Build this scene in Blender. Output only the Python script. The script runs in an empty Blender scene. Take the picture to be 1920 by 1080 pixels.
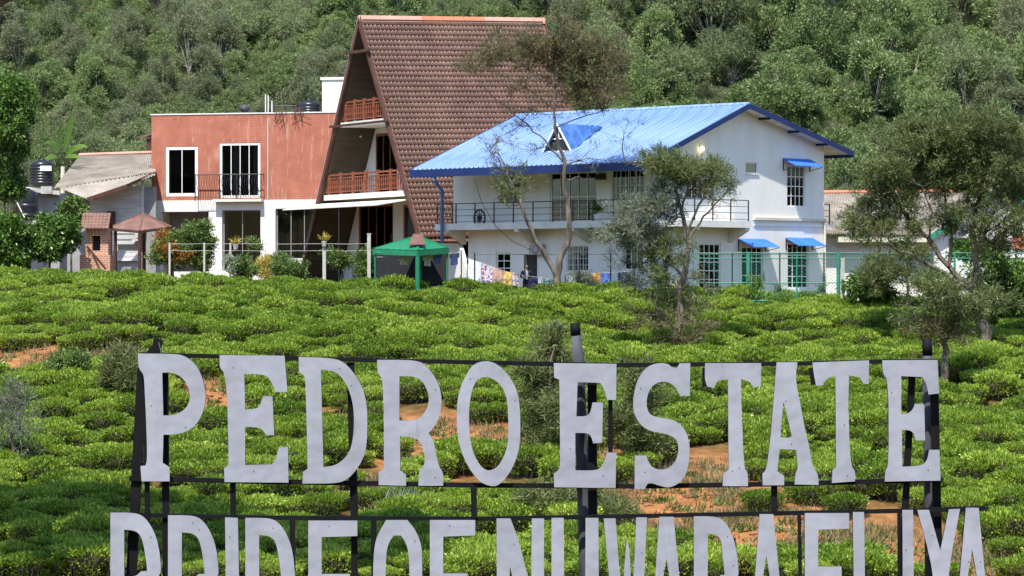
import bpy, math, random
import numpy as np
from mathutils import Vector, Matrix
from mathutils.geometry import tessellate_polygon

SC = bpy.context.scene
COL = SC.collection
F = 6000.0            # focal length in photograph pixels
R = math.radians

# ------------------------------------------------------------------ camera, sky, sun, exposure
cd = bpy.data.cameras.new('camera'); cam = bpy.data.objects.new('camera', cd); COL.objects.link(cam)
cd.sensor_width = 36.0; cd.lens = 36.0 * F / 1920.0; cd.clip_start = 0.5; cd.clip_end = 3000
cam.location = (0, 0, 0); cam.rotation_euler = (R(90), 0, 0)
SC.camera = cam
SUN = Vector((-0.17, -0.56, 1.0)).normalized()
w = bpy.data.worlds.new('World'); SC.world = w; w.use_nodes = True
wn = w.node_tree.nodes; wl = w.node_tree.links
sky = wn.new('ShaderNodeTexSky'); sky.sky_type = 'NISHITA'; sky.sun_disc = False
sky.sun_elevation = math.asin(SUN.z); sky.sun_rotation = math.atan2(SUN.x, SUN.y)
sky.altitude = 1800; sky.air_density = 1.2; sky.dust_density = 1.5
wl.new(sky.outputs[0], wn['Background'].inputs[0]); wn['Background'].inputs[1].default_value = 0.15
sd = bpy.data.lights.new('sun', 'SUN'); sd.energy = 3.9; sd.angle = R(0.6); sd.color = (1.0, 0.955, 0.87)
so = bpy.data.objects.new('sun', sd); COL.objects.link(so)
so.rotation_euler = SUN.to_track_quat('Z', 'Y').to_euler()
SC.view_settings.view_transform = 'Standard'; SC.view_settings.look = 'None'
SC.view_settings.exposure = 0.95; SC.view_settings.gamma = 1.0
SC.cycles.use_denoising = True
SC.cycles.max_bounces = 8; SC.cycles.transparent_max_bounces = 16

# ------------------------------------------------------------------ materials
MATS = {}
def mat(name, col, rough=0.7, var=0.15, scale=3.0, bump=0.0, bscale=40.0, metal=0.0, spec=0.4, col2=None, stretch=(1, 1, 1), coord='Object', detail=5.0, lo=0.35, hi=0.65):
    m = bpy.data.materials.new(name); m.use_nodes = True; MATS[name] = m
    n = m.node_tree.nodes; l = m.node_tree.links; b = n['Principled BSDF']
    b.inputs['Roughness'].default_value = rough; b.inputs['Metallic'].default_value = metal
    b.inputs['Specular IOR Level'].default_value = spec
    tc = n.new('ShaderNodeTexCoord'); mp = n.new('ShaderNodeMapping'); mp.inputs['Scale'].default_value = stretch
    l.new(tc.outputs[coord], mp.inputs[0])
    nz = n.new('ShaderNodeTexNoise'); nz.inputs['Scale'].default_value = scale; nz.inputs['Detail'].default_value = detail
    nz.inputs['Roughness'].default_value = 0.65
    l.new(mp.outputs[0], nz.inputs[0])
    r = n.new('ShaderNodeValToRGB')
    c1 = tuple(max(0, c * (1 - var)) for c in col); c2 = col2 or tuple(min(1, c * (1 + var)) for c in col)
    r.color_ramp.elements[0].position = lo; r.color_ramp.elements[1].position = hi
    r.color_ramp.elements[0].color = (*c1, 1); r.color_ramp.elements[1].color = (*c2, 1)
    l.new(nz.outputs[0], r.inputs[0]); l.new(r.outputs[0], b.inputs['Base Color'])
    if bump:
        n2 = n.new('ShaderNodeTexNoise'); n2.inputs['Scale'].default_value = bscale; n2.inputs['Detail'].default_value = 4
        l.new(mp.outputs[0], n2.inputs[0])
        bp = n.new('ShaderNodeBump'); bp.inputs['Strength'].default_value = bump; bp.inputs['Distance'].default_value = 0.02
        l.new(n2.outputs[0], bp.inputs['Height']); l.new(bp.outputs[0], b.inputs['Normal'])
    return m

def leafmat(name, c0, c1, c2, trans=0.35, rough=0.45, patch=None, objvar=0.35):
    """c0 old dark leaf, c1 mean, c2 fresh leaf: colour differs leaf by leaf and plant by plant"""
    m = bpy.data.materials.new(name); m.use_nodes = True; MATS[name] = m
    n = m.node_tree.nodes; l = m.node_tree.links; b = n['Principled BSDF']; out = n['Material Output']
    b.inputs['Roughness'].default_value = rough; b.inputs['Specular IOR Level'].default_value = 0.35
    g = n.new('ShaderNodeNewGeometry'); oi = n.new('ShaderNodeObjectInfo')
    ma = n.new('ShaderNodeMath'); ma.operation = 'MULTIPLY'; ma.inputs[1].default_value = 1 - objvar
    l.new(g.outputs['Random Per Island'], ma.inputs[0])
    mb = n.new('ShaderNodeMath'); mb.operation = 'MULTIPLY_ADD'; mb.inputs[1].default_value = objvar
    if patch:
        nz = n.new('ShaderNodeTexNoise'); nz.inputs['Scale'].default_value = patch; nz.inputs['Detail'].default_value = 3
        l.new(oi.outputs['Location'], nz.inputs[0])
        mm = n.new('ShaderNodeMath'); mm.operation = 'MULTIPLY_ADD'; mm.inputs[1].default_value = 1.6; mm.inputs[2].default_value = -0.5
        l.new(nz.outputs[0], mm.inputs[0])
        av = n.new('ShaderNodeMath'); av.operation = 'ADD'; hv = n.new('ShaderNodeMath'); hv.operation = 'MULTIPLY'; hv.inputs[1].default_value = 0.5
        l.new(mm.outputs[0], av.inputs[0]); l.new(oi.outputs['Random'], av.inputs[1]); l.new(av.outputs[0], hv.inputs[0])
        l.new(hv.outputs[0], mb.inputs[0])
    else:
        l.new(oi.outputs['Random'], mb.inputs[0])
    l.new(ma.outputs[0], mb.inputs[2])
    r = n.new('ShaderNodeValToRGB'); e = r.color_ramp.elements
    e[0].position = 0.12; e[0].color = (*c0, 1); e[1].position = 0.9; e[1].color = (*c2, 1)
    k = e.new(0.5); k.color = (*c1, 1)
    l.new(mb.outputs[0], r.inputs[0]); l.new(r.outputs[0], b.inputs['Base Color'])
    t = n.new('ShaderNodeBsdfTranslucent'); l.new(r.outputs[0], t.inputs[0])
    mx = n.new('ShaderNodeMixShader'); mx.inputs[0].default_value = trans
    l.new(b.outputs[0], mx.inputs[1]); l.new(t.outputs[0], mx.inputs[2]); l.new(mx.outputs[0], out.inputs[0])
    return m

def glassmat(name, tint, refl=0.12):
    m = bpy.data.materials.new(name); m.use_nodes = True; MATS[name] = m
    n = m.node_tree.nodes; l = m.node_tree.links; out = n['Material Output']
    n.remove(n['Principled BSDF'])
    t = n.new('ShaderNodeBsdfTransparent'); t.inputs[0].default_value = (*tint, 1)
    g = n.new('ShaderNodeBsdfGlossy'); g.inputs['Roughness'].default_value = 0.03; g.inputs[0].default_value = (.55, .58, .60, 1)
    fr = n.new('ShaderNodeFresnel'); fr.inputs[0].default_value = 1.45
    ad = n.new('ShaderNodeMath'); ad.operation = 'ADD'; ad.inputs[1].default_value = refl; l.new(fr.outputs[0], ad.inputs[0])
    mx = n.new('ShaderNodeMixShader'); l.new(ad.outputs[0], mx.inputs[0]); l.new(t.outputs[0], mx.inputs[1]); l.new(g.outputs[0], mx.inputs[2])
    l.new(mx.outputs[0], out.inputs[0]); return m

mat('white_wall', (.72, .70, .655), .85, .06, 1.2, .25, 60, col2=(.74, .725, .69), stretch=(1, 1, .25), lo=.3, hi=.6)
mat('white_wall_blue', (.76, .735, .685), .85, .05, 1.1, .25, 60, col2=(.81, .785, .735), stretch=(1, 1, .25), lo=.3, hi=.6)
mat('cream', (.62, .58, .45), .8, .1, 1.0)
mat('white_trim', (.78, .78, .76), .5, .05)
mat('slab_white', (.70, .68, .63), .85, .12, 1.2, .2, 30)
mat('dark_metal', (.018, .018, .02), .45, .2, 4, spec=.5)
mat('sign_black', (.006, .006, .007), .7, .3, 6, .2, 60, spec=.15)
mat('wood_red', (.20, .055, .028), .55, .35, 2.5, .2, 30, col2=(.33, .10, .045))
mat('wood_dark', (.075, .03, .018), .6, .3, 3, .2, 30)
mat('wood_barge', (.10, .040, .027), .6, .25, 2, .2, 30)
mat('soffit_wood', (.075, .058, .035), .7, .25, 1.2, .4, 6, stretch=(.4, 1, 6))
mat('tile_brown', (.155, .078, .050), .38, .15, .9, .1, 40, col2=(.225, .122, .083), spec=.55)
mat('dormer_blue', (.04, .12, .38), .4, .2, 2, col2=(.09, .21, .52))
mat('tile_dark', (.16, .075, .05), .7, .25, 1.5)
mat('ridge_pink', (.58, .30, .23), .8, .15, 1.0, .2, 20)
mat('ridge_orange', (.56, .19, .10), .8, .15, 1.0, .2, 20)
mat('blue_sheet', (.13, .235, .47), .30, .10, 1.3, 0, spec=.6, stretch=(4, .14, 1), col2=(.33, .46, .72), lo=.33, hi=.66)
mat('blue_dark', (.010, .026, .115), .5, .15, 1, spec=.3)
mat('blue_pipe', (.10, .26, .62), .4, .15, 1)
mat('awning_blue', (.035, .15, .62), .4, .15, 2)
mat('asbestos', (.29, .25, .20), .9, .22, .8, .2, 30, col2=(.38, .335, .275))
mat('bark_pale', (.20, .175, .14), .9, .3, 4, .3, 20, col2=(.34, .30, .25))
mat('plank_white', (.55, .54, .53), .8, .18, 1.5, .2, 30, stretch=(.5, 1, 4))
mat('wall_grey', (.30, .295, .285), .9, .2, 1)
mat('room_dark', (.05, .047, .045), .95, .2, 1)
mat('curtain_grey', (.07, .07, .08), .9, .15, 4)
mat('curtain_white', (.36, .35, .36), .9, .1, 4)
mat('curtain_tan', (.2, .15, .09), .9, .15, 4)
mat('concrete', (.42, .40, .36), .9, .2, 3, .2, 40)
mat('galv', (.05, .053, .06), .75, .3, 2.2, .1, 20, metal=0, spec=.25, stretch=(1, 1, .35), col2=(.12, .123, .138))
mat('green_paint', (.014, .17, .08), .45, .15, 3)
mat('green_fence', (.03, .22, .14), .5, .2, 3)
mat('brown_sheet', (.15, .075, .055), .6, .2, 2)
mat('gazebo_brown', (.19, .10, .075), .7, .25, 1.5)
mat('black_plastic', (.014, .015, .018), .35, .2, 2, spec=.5)
mat('label_white', (.8, .8, .8), .6, .04)
mat('terracotta', (.42, .16, .06), .8, .2, 3)
mat('plastic_teal', (.10, .42, .42), .5, .1, 3)
mat('bark', (.075, .058, .043), .9, .45, 5, .5, 25, stretch=(1, 1, .3), col2=(.22, .18, .14))
mat('bark_dark', (.06, .05, .04), .9, .4, 5, .5, 25, col2=(.14, .115, .09))
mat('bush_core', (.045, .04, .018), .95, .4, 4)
mat('skin', (.36, .19, .12), .55, .05)
mat('hair_black', (.012, .010, .010), .5, .1)
mat('stump', (.50, .34, .20), .9, .25, 6)
for nm, c in dict(cloth_white=(.75, .74, .76), cloth_pink=(.52, .30, .24), cloth_yellow=(.72, .48, .14), cloth_orange=(.70, .30, .05), cloth_navy=(.035, .05, .13), cloth_blue=(.10, .20, .55),
                  cloth_teal=(.18, .28, .26), cloth_purple=(.05, .035, .08), cloth_grey=(.35, .36, .40), cloth_black=(.02, .02, .025)).items():
    mat(nm, c, .9, .2, 6, .2, 40)
for nm, c, c2 in (('cloth_floral', (.70, .62, .70), (.16, .05, .12)), ('cloth_print', (.68, .60, .58), (.25, .10, .09))):
    mat(nm, c, .9, .02, 9, col2=c2, lo=.5, hi=.56)
glassmat('glass', (.55, .58, .58), -.02)
glassmat('glass_shop', (.50, .56, .56), .10)

# terracotta facade: fine laid courses with pale lime streaks running down
m = mat('red_facade', (.40, .135, .08), .85, .10, 1.0, 0, col2=(.47, .17, .105))
n = m.node_tree.nodes; l = m.node_tree.links; b = n['Principled BSDF']
tc = n.new('ShaderNodeTexCoord'); mp = n.new('ShaderNodeMapping'); mp.inputs['Rotation'].default_value = (R(90), 0, 0)
l.new(tc.outputs['Object'], mp.inputs[0])
br = n.new('ShaderNodeTexBrick'); br.inputs['Scale'].default_value = 1.0; br.inputs['Brick Width'].default_value = .36; br.inputs['Row Height'].default_value = .11
br.inputs['Mortar Size'].default_value = .012; br.inputs['Color1'].default_value = (1, 1, 1, 1); br.inputs['Color2'].default_value = (.86, .86, .86, 1); br.inputs['Mortar'].default_value = (.62, .62, .62, 1)
l.new(mp.outputs[0], br.inputs[0])
mu = n.new('ShaderNodeMix'); mu.data_type = 'RGBA'; mu.blend_type = 'MULTIPLY'; mu.inputs[0].default_value = .38
src = b.inputs['Base Color'].links[0].from_socket
l.new(src, mu.inputs[6]); l.new(br.outputs[0], mu.inputs[7])
mp2 = n.new('ShaderNodeMapping'); mp2.inputs['Scale'].default_value = (2.2, 2.2, .32); l.new(tc.outputs['Object'], mp2.inputs[0])
nz = n.new('ShaderNodeTexNoise'); nz.inputs['Scale'].default_value = 1.6; nz.inputs['Detail'].default_value = 6; nz.inputs['Roughness'].default_value = .7; l.new(mp2.outputs[0], nz.inputs[0])
rp = n.new('ShaderNodeValToRGB'); rp.color_ramp.elements[0].position = .54; rp.color_ramp.elements[1].position = .70
rp.color_ramp.elements[1].color = (.55, .55, .55, 1); rp.color_ramp.elements[0].color = (0, 0, 0, 1)
l.new(nz.outputs[0], rp.inputs[0])
mx = n.new('ShaderNodeMix'); mx.data_type = 'RGBA'; l.new(rp.outputs[0], mx.inputs[0]); l.new(mu.outputs[2], mx.inputs[6]); mx.inputs[7].default_value = (.66, .48, .40, 1)
l.new(mx.outputs[2], b.inputs['Base Color'])
bp = n.new('ShaderNodeBump'); bp.inputs['Strength'].default_value = .5; bp.inputs['Distance'].default_value = .015; l.new(br.outputs['Fac'], bp.inputs['Height']); bp.invert = True; l.new(bp.outputs[0], b.inputs['Normal'])

m = mat('small_brick', (.46, .19, .10), .9, .15, 3)
n = m.node_tree.nodes; l = m.node_tree.links; b = n['Principled BSDF']
tc = n.new('ShaderNodeTexCoord'); mp = n.new('ShaderNodeMapping'); mp.inputs['Rotation'].default_value = (R(90), 0, 0); l.new(tc.outputs['Object'], mp.inputs[0])
br = n.new('ShaderNodeTexBrick'); br.inputs['Scale'].default_value = 1.0; br.inputs['Brick Width'].default_value = .26; br.inputs['Row Height'].default_value = .11; br.inputs['Mortar Size'].default_value = .016
br.inputs['Color1'].default_value = (.50, .20, .10, 1); br.inputs['Color2'].default_value = (.40, .16, .09, 1); br.inputs['Mortar'].default_value = (.50, .42, .35, 1)
l.new(mp.outputs[0], br.inputs[0]); l.new(br.outputs[0], b.inputs['Base Color'])

# sign sheet: white paint on dented tin, greyed and blued to stand for shade
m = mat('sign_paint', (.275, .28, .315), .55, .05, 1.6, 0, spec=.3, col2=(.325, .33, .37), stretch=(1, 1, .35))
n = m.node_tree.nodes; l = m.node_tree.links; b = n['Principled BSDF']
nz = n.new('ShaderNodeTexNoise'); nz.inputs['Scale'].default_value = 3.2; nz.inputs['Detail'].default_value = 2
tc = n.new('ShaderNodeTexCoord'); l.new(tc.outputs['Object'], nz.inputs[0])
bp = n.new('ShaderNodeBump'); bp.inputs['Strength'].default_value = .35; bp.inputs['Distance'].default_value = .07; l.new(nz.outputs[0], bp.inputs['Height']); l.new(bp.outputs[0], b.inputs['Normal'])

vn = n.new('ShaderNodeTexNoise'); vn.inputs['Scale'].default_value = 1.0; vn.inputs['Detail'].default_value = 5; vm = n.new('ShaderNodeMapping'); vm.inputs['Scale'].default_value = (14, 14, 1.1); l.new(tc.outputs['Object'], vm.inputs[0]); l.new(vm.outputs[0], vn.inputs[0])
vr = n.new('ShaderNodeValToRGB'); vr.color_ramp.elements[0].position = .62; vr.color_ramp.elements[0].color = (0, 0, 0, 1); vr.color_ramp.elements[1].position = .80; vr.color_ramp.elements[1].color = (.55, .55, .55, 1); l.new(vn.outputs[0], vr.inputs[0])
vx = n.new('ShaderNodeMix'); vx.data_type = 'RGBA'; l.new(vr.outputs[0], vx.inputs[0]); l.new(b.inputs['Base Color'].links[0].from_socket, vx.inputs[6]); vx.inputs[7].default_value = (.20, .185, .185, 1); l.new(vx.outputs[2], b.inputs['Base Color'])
leafmat('tea_leaf', (.055, .11, .012), (.25, .385, .038), (.67, .74, .14), .38, .40, patch=.16, objvar=.5)
leafmat('forest_leaf', (.095, .13, .055), (.21, .26, .11), (.38, .43, .20), .40, .5, patch=.05, objvar=.45)
leafmat('forest_leaf_bright', (.09, .14, .05), (.22, .30, .105), (.42, .49, .21), .40, .5, patch=.05, objvar=.4)
leafmat('forest_leaf_grey', (.11, .13, .065), (.235, .265, .135), (.40, .42, .24), .40, .55, patch=.05, objvar=.4)
leafmat('wattle_leaf', (.06, .08, .026), (.155, .19, .062), (.30, .33, .13), .48, .55, objvar=.1)
leafmat('wattle_brown', (.085, .078, .034), (.19, .165, .075), (.31, .265, .13), .48, .55, objvar=.1)
leafmat('wattle_grey', (.08, .095, .06), (.19, .21, .14), (.31, .34, .235), .48, .55, objvar=.1)
leafmat('broad_leaf', (.03, .075, .014), (.085, .175, .026), (.20, .32, .065), .3, .32, objvar=.1)
leafmat('shrub_leaf', (.04, .085, .018), (.12, .20, .04), (.24, .32, .08), .3, .4, objvar=.15)
leafmat('orange_leaf', (.09, .08, .015), (.35, .14, .02), (.60, .24, .04), .3, .5, objvar=.1)
leafmat('banana_leaf', (.06, .13, .02), (.13, .25, .04), (.22, .34, .08), .4, .35, objvar=.1)
leafmat('pale_grass', (.22, .26, .18), (.33, .38, .28), (.45, .48, .38), .3, .6, objvar=.1)
leafmat('dry_grass', (.13, .10, .045), (.26, .20, .09), (.40, .33, .17), .3, .7, objvar=.1)
leafmat('pot_flower', (.30, .24, .03), (.50, .40, .06), (.62, .5, .2), .3, .6, objvar=.1)

# ------------------------------------------------------------------ mesh helpers
def rng(seed): return np.random.default_rng(seed)

def link(o, parent=None):
    COL.objects.link(o)
    if parent is not None: o.parent = parent
    return o

def tag(o, label=None, cat=None, group=None, kind=None):
    if label: o['label'] = label
    if cat: o['category'] = cat
    if group: o['group'] = group
    if kind: o['kind'] = kind
    return o

def empty(name, loc, rz=0.0, sc=1.0):
    o = bpy.data.objects.new(name, None); o.empty_display_size = .3
    o.location = Vector(loc) * sc; o.rotation_euler = (0, 0, rz); o.scale = (sc, sc, sc); return link(o)

def mesh_parts(name, parts, smooth=False):
    """parts: list of (V (n,3), F (m,k) int array, material name)"""
    me = bpy.data.meshes.new(name)
    mats = []; off = 0; Vs = []; loops = []; starts = []; totals = []; mi = []; ls = 0
    for V, Fa, mn in parts:
        V = np.asarray(V, np.float32).reshape(-1, 3); Fa = np.asarray(Fa, np.int64)
        if len(Fa) == 0: continue
        if mn not in mats: mats.append(mn)
        k = Fa.shape[1]; Vs.append(V); loops.append((Fa + off).ravel())
        starts.append(ls + np.arange(len(Fa)) * k); totals.append(np.full(len(Fa), k)); mi.append(np.full(len(Fa), mats.index(mn)))
        ls += len(Fa) * k; off += len(V)
    V = np.concatenate(Vs); L = np.concatenate(loops); S = np.concatenate(starts); T = np.concatenate(totals); M = np.concatenate(mi)
    me.vertices.add(len(V)); me.vertices.foreach_set('co', V.ravel())
    me.loops.add(len(L)); me.loops.foreach_set('vertex_index', L.astype(np.int32))
    me.polygons.add(len(S)); me.polygons.foreach_set('loop_start', S.astype(np.int32))
    try: me.polygons.foreach_set('loop_total', T.astype(np.int32))
    except Exception: pass
    me.polygons.foreach_set('material_index', M.astype(np.int32))
    if smooth: me.polygons.foreach_set('use_smooth', np.ones(len(S), bool))
    for mn in mats: me.materials.append(MATS[mn])
    me.update(calc_edges=True); me.validate()
    return me

def obj(name, me, parent=None): return link(bpy.data.objects.new(name, me), parent)

class MB:
    """collects boxes, tubes and polygons into ONE mesh; xf maps (a, d, z) to the thing's own space"""
    def __init__(s, xf=None): s.v = []; s.f = []; s.xf = xf
    def add(s, V, Fs):
        o = len(s.v)
        for p in V: s.v.append(tuple(s.xf(*p)) if s.xf else tuple(p))
        for f in Fs: s.f.append(tuple(i + o for i in f))
        return s
    def box(s, x0, x1, y0, y1, z0, z1):
        if x0 > x1: x0, x1 = x1, x0
        if y0 > y1: y0, y1 = y1, y0
        if z0 > z1: z0, z1 = z1, z0
        V = [(x0, y0, z0), (x1, y0, z0), (x1, y1, z0), (x0, y1, z0), (x0, y0, z1), (x1, y0, z1), (x1, y1, z1), (x0, y1, z1)]
        return s.add(V, [(3, 2, 1, 0), (4, 5, 6, 7), (0, 1, 5, 4), (1, 2, 6, 5), (2, 3, 7, 6), (3, 0, 4, 7)])
    def hexa(s, V): return s.add(V, [(3, 2, 1, 0), (4, 5, 6, 7), (0, 1, 5, 4), (1, 2, 6, 5), (2, 3, 7, 6), (3, 0, 4, 7)])
    def bar(s, p, q, w, h=None, up=(0, 0, 1)):
        p = Vector(p); q = Vector(q); h = h or w; d = (q - p).normalized(); u = Vector(up)
        if abs(d.dot(u)) > .98: u = Vector((0, 1, 0))
        a = d.cross(u).normalized(); c = a.cross(d).normalized(); a *= w / 2; c *= h / 2
        return s.hexa([p - a - c, p + a - c, q + a - c, q - a - c, p - a + c, p + a + c, q + a + c, q - a + c])
    def tube(s, pts, rad, n=8, cap=True):
        pts = [Vector(p) for p in pts]
        if not hasattr(rad, '__len__'): rad = [rad] * len(pts)
        V = []; Fs = []; prev = None
        for i, p in enumerate(pts):
            d = (pts[min(i + 1, len(pts) - 1)] - pts[max(i - 1, 0)]).normalized()
            u = prev if prev is not None else (Vector((0, 0, 1)) if abs(d.z) < .9 else Vector((1, 0, 0)))
            a = d.cross(u); a = a.normalized() if a.length > 1e-6 else Vector((1, 0, 0)); c = a.cross(d).normalized(); prev = c
            for k in range(n):
                t = 2 * math.pi * k / n; V.append(p + (a * math.cos(t) + c * math.sin(t)) * rad[i])
        for i in range(len(pts) - 1):
            for k in range(n): Fs.append((i * n + k, i * n + (k + 1) % n, (i + 1) * n + (k + 1) % n, (i + 1) * n + k))
        if cap: Fs.append(tuple(range(n))[::-1]); Fs.append(tuple(range((len(pts) - 1) * n, len(pts) * n)))
        return s.add(V, Fs)
    def lathe(s, c, prof, n=16):
        V = []; Fs = []
        for r, z in prof:
            for k in range(n): t = 2 * math.pi * k / n; V.append((c[0] + r * math.cos(t), c[1] + r * math.sin(t), c[2] + z))
        for i in range(len(prof) - 1):
            for k in range(n): Fs.append((i * n + k, i * n + (k + 1) % n, (i + 1) * n + (k + 1) % n, (i + 1) * n + k))
        Fs.append(tuple(range(n))[::-1]); Fs.append(tuple(range((len(prof) - 1) * n, len(prof) * n)))
        return s.add(V, Fs)
    def wall(s, x0, x1, z0, z1, y0, y1, holes=()):
        xs = sorted({x0, x1, *[h[0] for h in holes], *[h[1] for h in holes]}); xs = [x for x in xs if x0 <= x <= x1]
        zs = sorted({z0, z1, *[h[2] for h in holes], *[h[3] for h in holes]}); zs = [z for z in zs if z0 <= z <= z1]
        def solid(i, j):
            if i < 0 or j < 0 or i >= len(xs) - 1 or j >= len(zs) - 1: return False
            cx = (xs[i] + xs[i + 1]) / 2; cz = (zs[j] + zs[j + 1]) / 2
            return not any(h[0] < cx < h[1] and h[2] < cz < h[3] for h in holes)
        for i in range(len(xs) - 1):
            for j in range(len(zs) - 1):
                if not solid(i, j): continue
                a, b2, c, d = xs[i], xs[i + 1], zs[j], zs[j + 1]
                s.add([(a, y0, c), (b2, y0, c), (b2, y0, d), (a, y0, d)], [(0, 1, 2, 3)])
                s.add([(a, y1, c), (b2, y1, c), (b2, y1, d), (a, y1, d)], [(3, 2, 1, 0)])
                if not solid(i - 1, j): s.add([(a, y0, c), (a, y0, d), (a, y1, d), (a, y1, c)], [(0, 1, 2, 3)])
                if not solid(i + 1, j): s.add([(b2, y0, c), (b2, y1, c), (b2, y1, d), (b2, y0, d)], [(0, 1, 2, 3)])
                if not solid(i, j - 1): s.add([(a, y0, c), (a, y1, c), (b2, y1, c), (b2, y0, c)], [(0, 1, 2, 3)])
                if not solid(i, j + 1): s.add([(a, y0, d), (b2, y0, d), (b2, y1, d), (a, y1, d)], [(0, 1, 2, 3)])
        return s
    def build(s, name, mname, parent=None, smooth=False):
        me = bpy.data.meshes.new(name); me.from_pydata(s.v, [], s.f); me.materials.append(MATS[mname])
        if smooth:
            for p in me.polygons: p.use_smooth = True
        me.update(); return obj(name, me, parent)

def P3(px, py, Y): return Vector(((px - 960) / F * Y, Y, (540 - py) / F * Y))

class Frame:
    """a thing's own axes: origin, turned by rz about z"""
    def __init__(s, loc, rz):
        s.loc = Vector(loc); s.rz = rz; s.M = Matrix.Rotation(-rz, 3, 'Z')
    def loc3(s, p): return s.M @ (Vector(p) - s.loc)
    def hit(s, px, py, axis, c):
        d = Vector(((px - 960) / F, 1, (540 - py) / F)); a = s.M @ (-s.loc); b = s.M @ d
        t = (c - a[axis]) / b[axis]; return a + b * t

def copy_tree(o, parent=None):
    c = o.copy(); COL.objects.link(c); c.parent = parent
    for ch in list(o.children): copy_tree(ch, c)
    return c

# ------------------------------------------------------------------ ground
def sstep(a, b, x): t = np.clip((x - a) / (b - a), 0, 1); return t * t * (3 - 2 * t)
def G(X, Y):
    X = np.asarray(X, float); Y = np.asarray(Y, float)
    z = np.interp(Y, [-900, -500, -200, -70, 0, 30, 62, 85, 148, 206, 420, 700, 1500], [150, 110, 34, -1, -1.75, -4.7, -7.9, -7.65, -.62, .25, 78, 130, 150])
    t = sstep(80, 148, Y) * (1 - sstep(205, 250, Y))
    z = z - .031 * np.clip(X, -60, 60) * t
    u = sstep(82, 92, Y) * (1 - sstep(138, 149, Y))
    z = z + u * (.28 * np.sin(X * .21 + Y * .13) + .22 * np.sin(Y * .45 + X * .11 + 1.3) + .12 * np.sin(X * .53 - Y * .31))
    h = sstep(210, 240, Y)
    return z + h * (1.4 * np.sin(X * .07 + .6) + .9 * np.sin(Y * .11 + X * .05))
def gz(x, y): return float(G(x, y))
def ground_at(px, py):
    Y = 84.0
    a = (px - 960) / F; b = (540 - py) / F
    while Y < 152:
        if gz(a * Y, Y) > b * Y: break
        Y += .25
    return Vector((a * Y, Y, gz(a * Y, Y)))
def PX(x, y, z): return 960 + F * x / y, 540 - F * z / y

# bare orange soil and dry banks, as (x, y, rx, ry) in the view of the slope from the road
SOIL = [(70, 690, 190, 34), (395, 765, 62, 62), (625, 790, 60, 14), (470, 790, 40, 14), (845, 835, 120, 42), (960, 850, 60, 26), (1265, 950, 150, 70), (1450, 1012, 210, 50), (1640, 1045, 210, 42), (1310, 893, 130, 24), (1130, 868, 70, 18), (1850, 1065, 60, 30)]
DRY = [(690, 930, 130, 26), (170, 700, 120, 36), (640, 745, 60, 14)]
def in_patch(px, py, L, g=1.0):
    return any(((px - a) / (rx * g)) ** 2 + ((py - b) / (ry * g)) ** 2 < 1 for a, b, rx, ry in L)

xs = np.concatenate([[-900, -500, -300, -200, -140, -100, -80], np.arange(-64, 64.1, .55), [80, 100, 140, 200, 300, 500, 900]])
ys = np.concatenate([[-900, -700, -500, -350, -200, -130, -70, -40, -20], np.arange(0, 80, 4), np.arange(80, 166, .55), np.arange(168, 330, 4), np.arange(340, 700, 30), [800, 1000, 1500]])
XX, YY = np.meshgrid(xs, ys); ZZ = G(XX, YY)
rr = rng(5); ZZ = ZZ + np.where((YY > 82) & (YY < 162) & (abs(XX) < 64), rr.normal(0, .035, XX.shape), 0)
nx, ny = len(xs), len(ys); idx = np.arange(nx * ny).reshape(ny, nx)
Fq = np.stack([idx[:-1, :-1], idx[:-1, 1:], idx[1:, 1:], idx[1:, :-1]], -1).reshape(-1, 4)
m = mat('soil', (.07, .05, .024), .95, .4, 1.2, .6, 9, col2=(.055, .065, .02), spec=.02)
me = mesh_parts('ground', [(np.stack([XX, YY, ZZ], -1).reshape(-1, 3), Fq, 'soil')], smooth=True)
soil = np.zeros(nx * ny, np.float32)
pxs = 960 + F * XX.ravel() / np.maximum(YY.ravel(), 1); pys = 540 - F * ZZ.ravel() / np.maximum(YY.ravel(), 1)
sel = (YY.ravel() > 82) & (YY.ravel() < 162)
for a, b, rx, ry in SOIL:
    q = np.clip(1.6 - np.sqrt(((pxs - a) / (rx * 1.15)) ** 2 + ((pys - b) / (ry * 1.15)) ** 2), 0, 1); soil = np.maximum(soil, np.where(sel, q, 0))
at = me.attributes.new('bare', 'FLOAT', 'POINT'); at.data.foreach_set('value', soil.astype(np.float32))
n = m.node_tree.nodes; l = m.node_tree.links; b = n['Principled BSDF']
src = b.inputs['Base Color'].links[0].from_socket
an = n.new('ShaderNodeAttribute'); an.attribute_name = 'bare'
nz = n.new('ShaderNodeTexNoise'); nz.inputs['Scale'].default_value = 1.5; nz.inputs['Detail'].default_value = 10; nz.inputs['Roughness'].default_value = .7; tc = n.new('ShaderNodeTexCoord'); l.new(tc.outputs['Object'], nz.inputs[0])
r2 = n.new('ShaderNodeValToRGB'); r2.color_ramp.elements[0].color = (.19, .08, .030, 1); r2.color_ramp.elements[1].color = (.38, .18, .072, 1); r2.color_ramp.elements[0].position = .35; r2.color_ramp.elements[1].position = .66
l.new(nz.outputs[0], r2.inputs[0])
ad = n.new('ShaderNodeMath'); ad.operation = 'MULTIPLY_ADD'; ad.inputs[1].default_value = 1.4; l.new(an.outputs['Fac'], ad.inputs[0])
sb = n.new('ShaderNodeMath'); sb.operation = 'MULTIPLY_ADD'; sb.inputs[1].default_value = 1.2; sb.inputs[2].default_value = -.40; l.new(nz.outputs[0], sb.inputs[0]); l.new(sb.outputs[0], ad.inputs[2])
mx = n.new('ShaderNodeMix'); mx.data_type = 'RGBA'; l.new(ad.outputs[0], mx.inputs[0]); mx.clamp_factor = True
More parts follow.
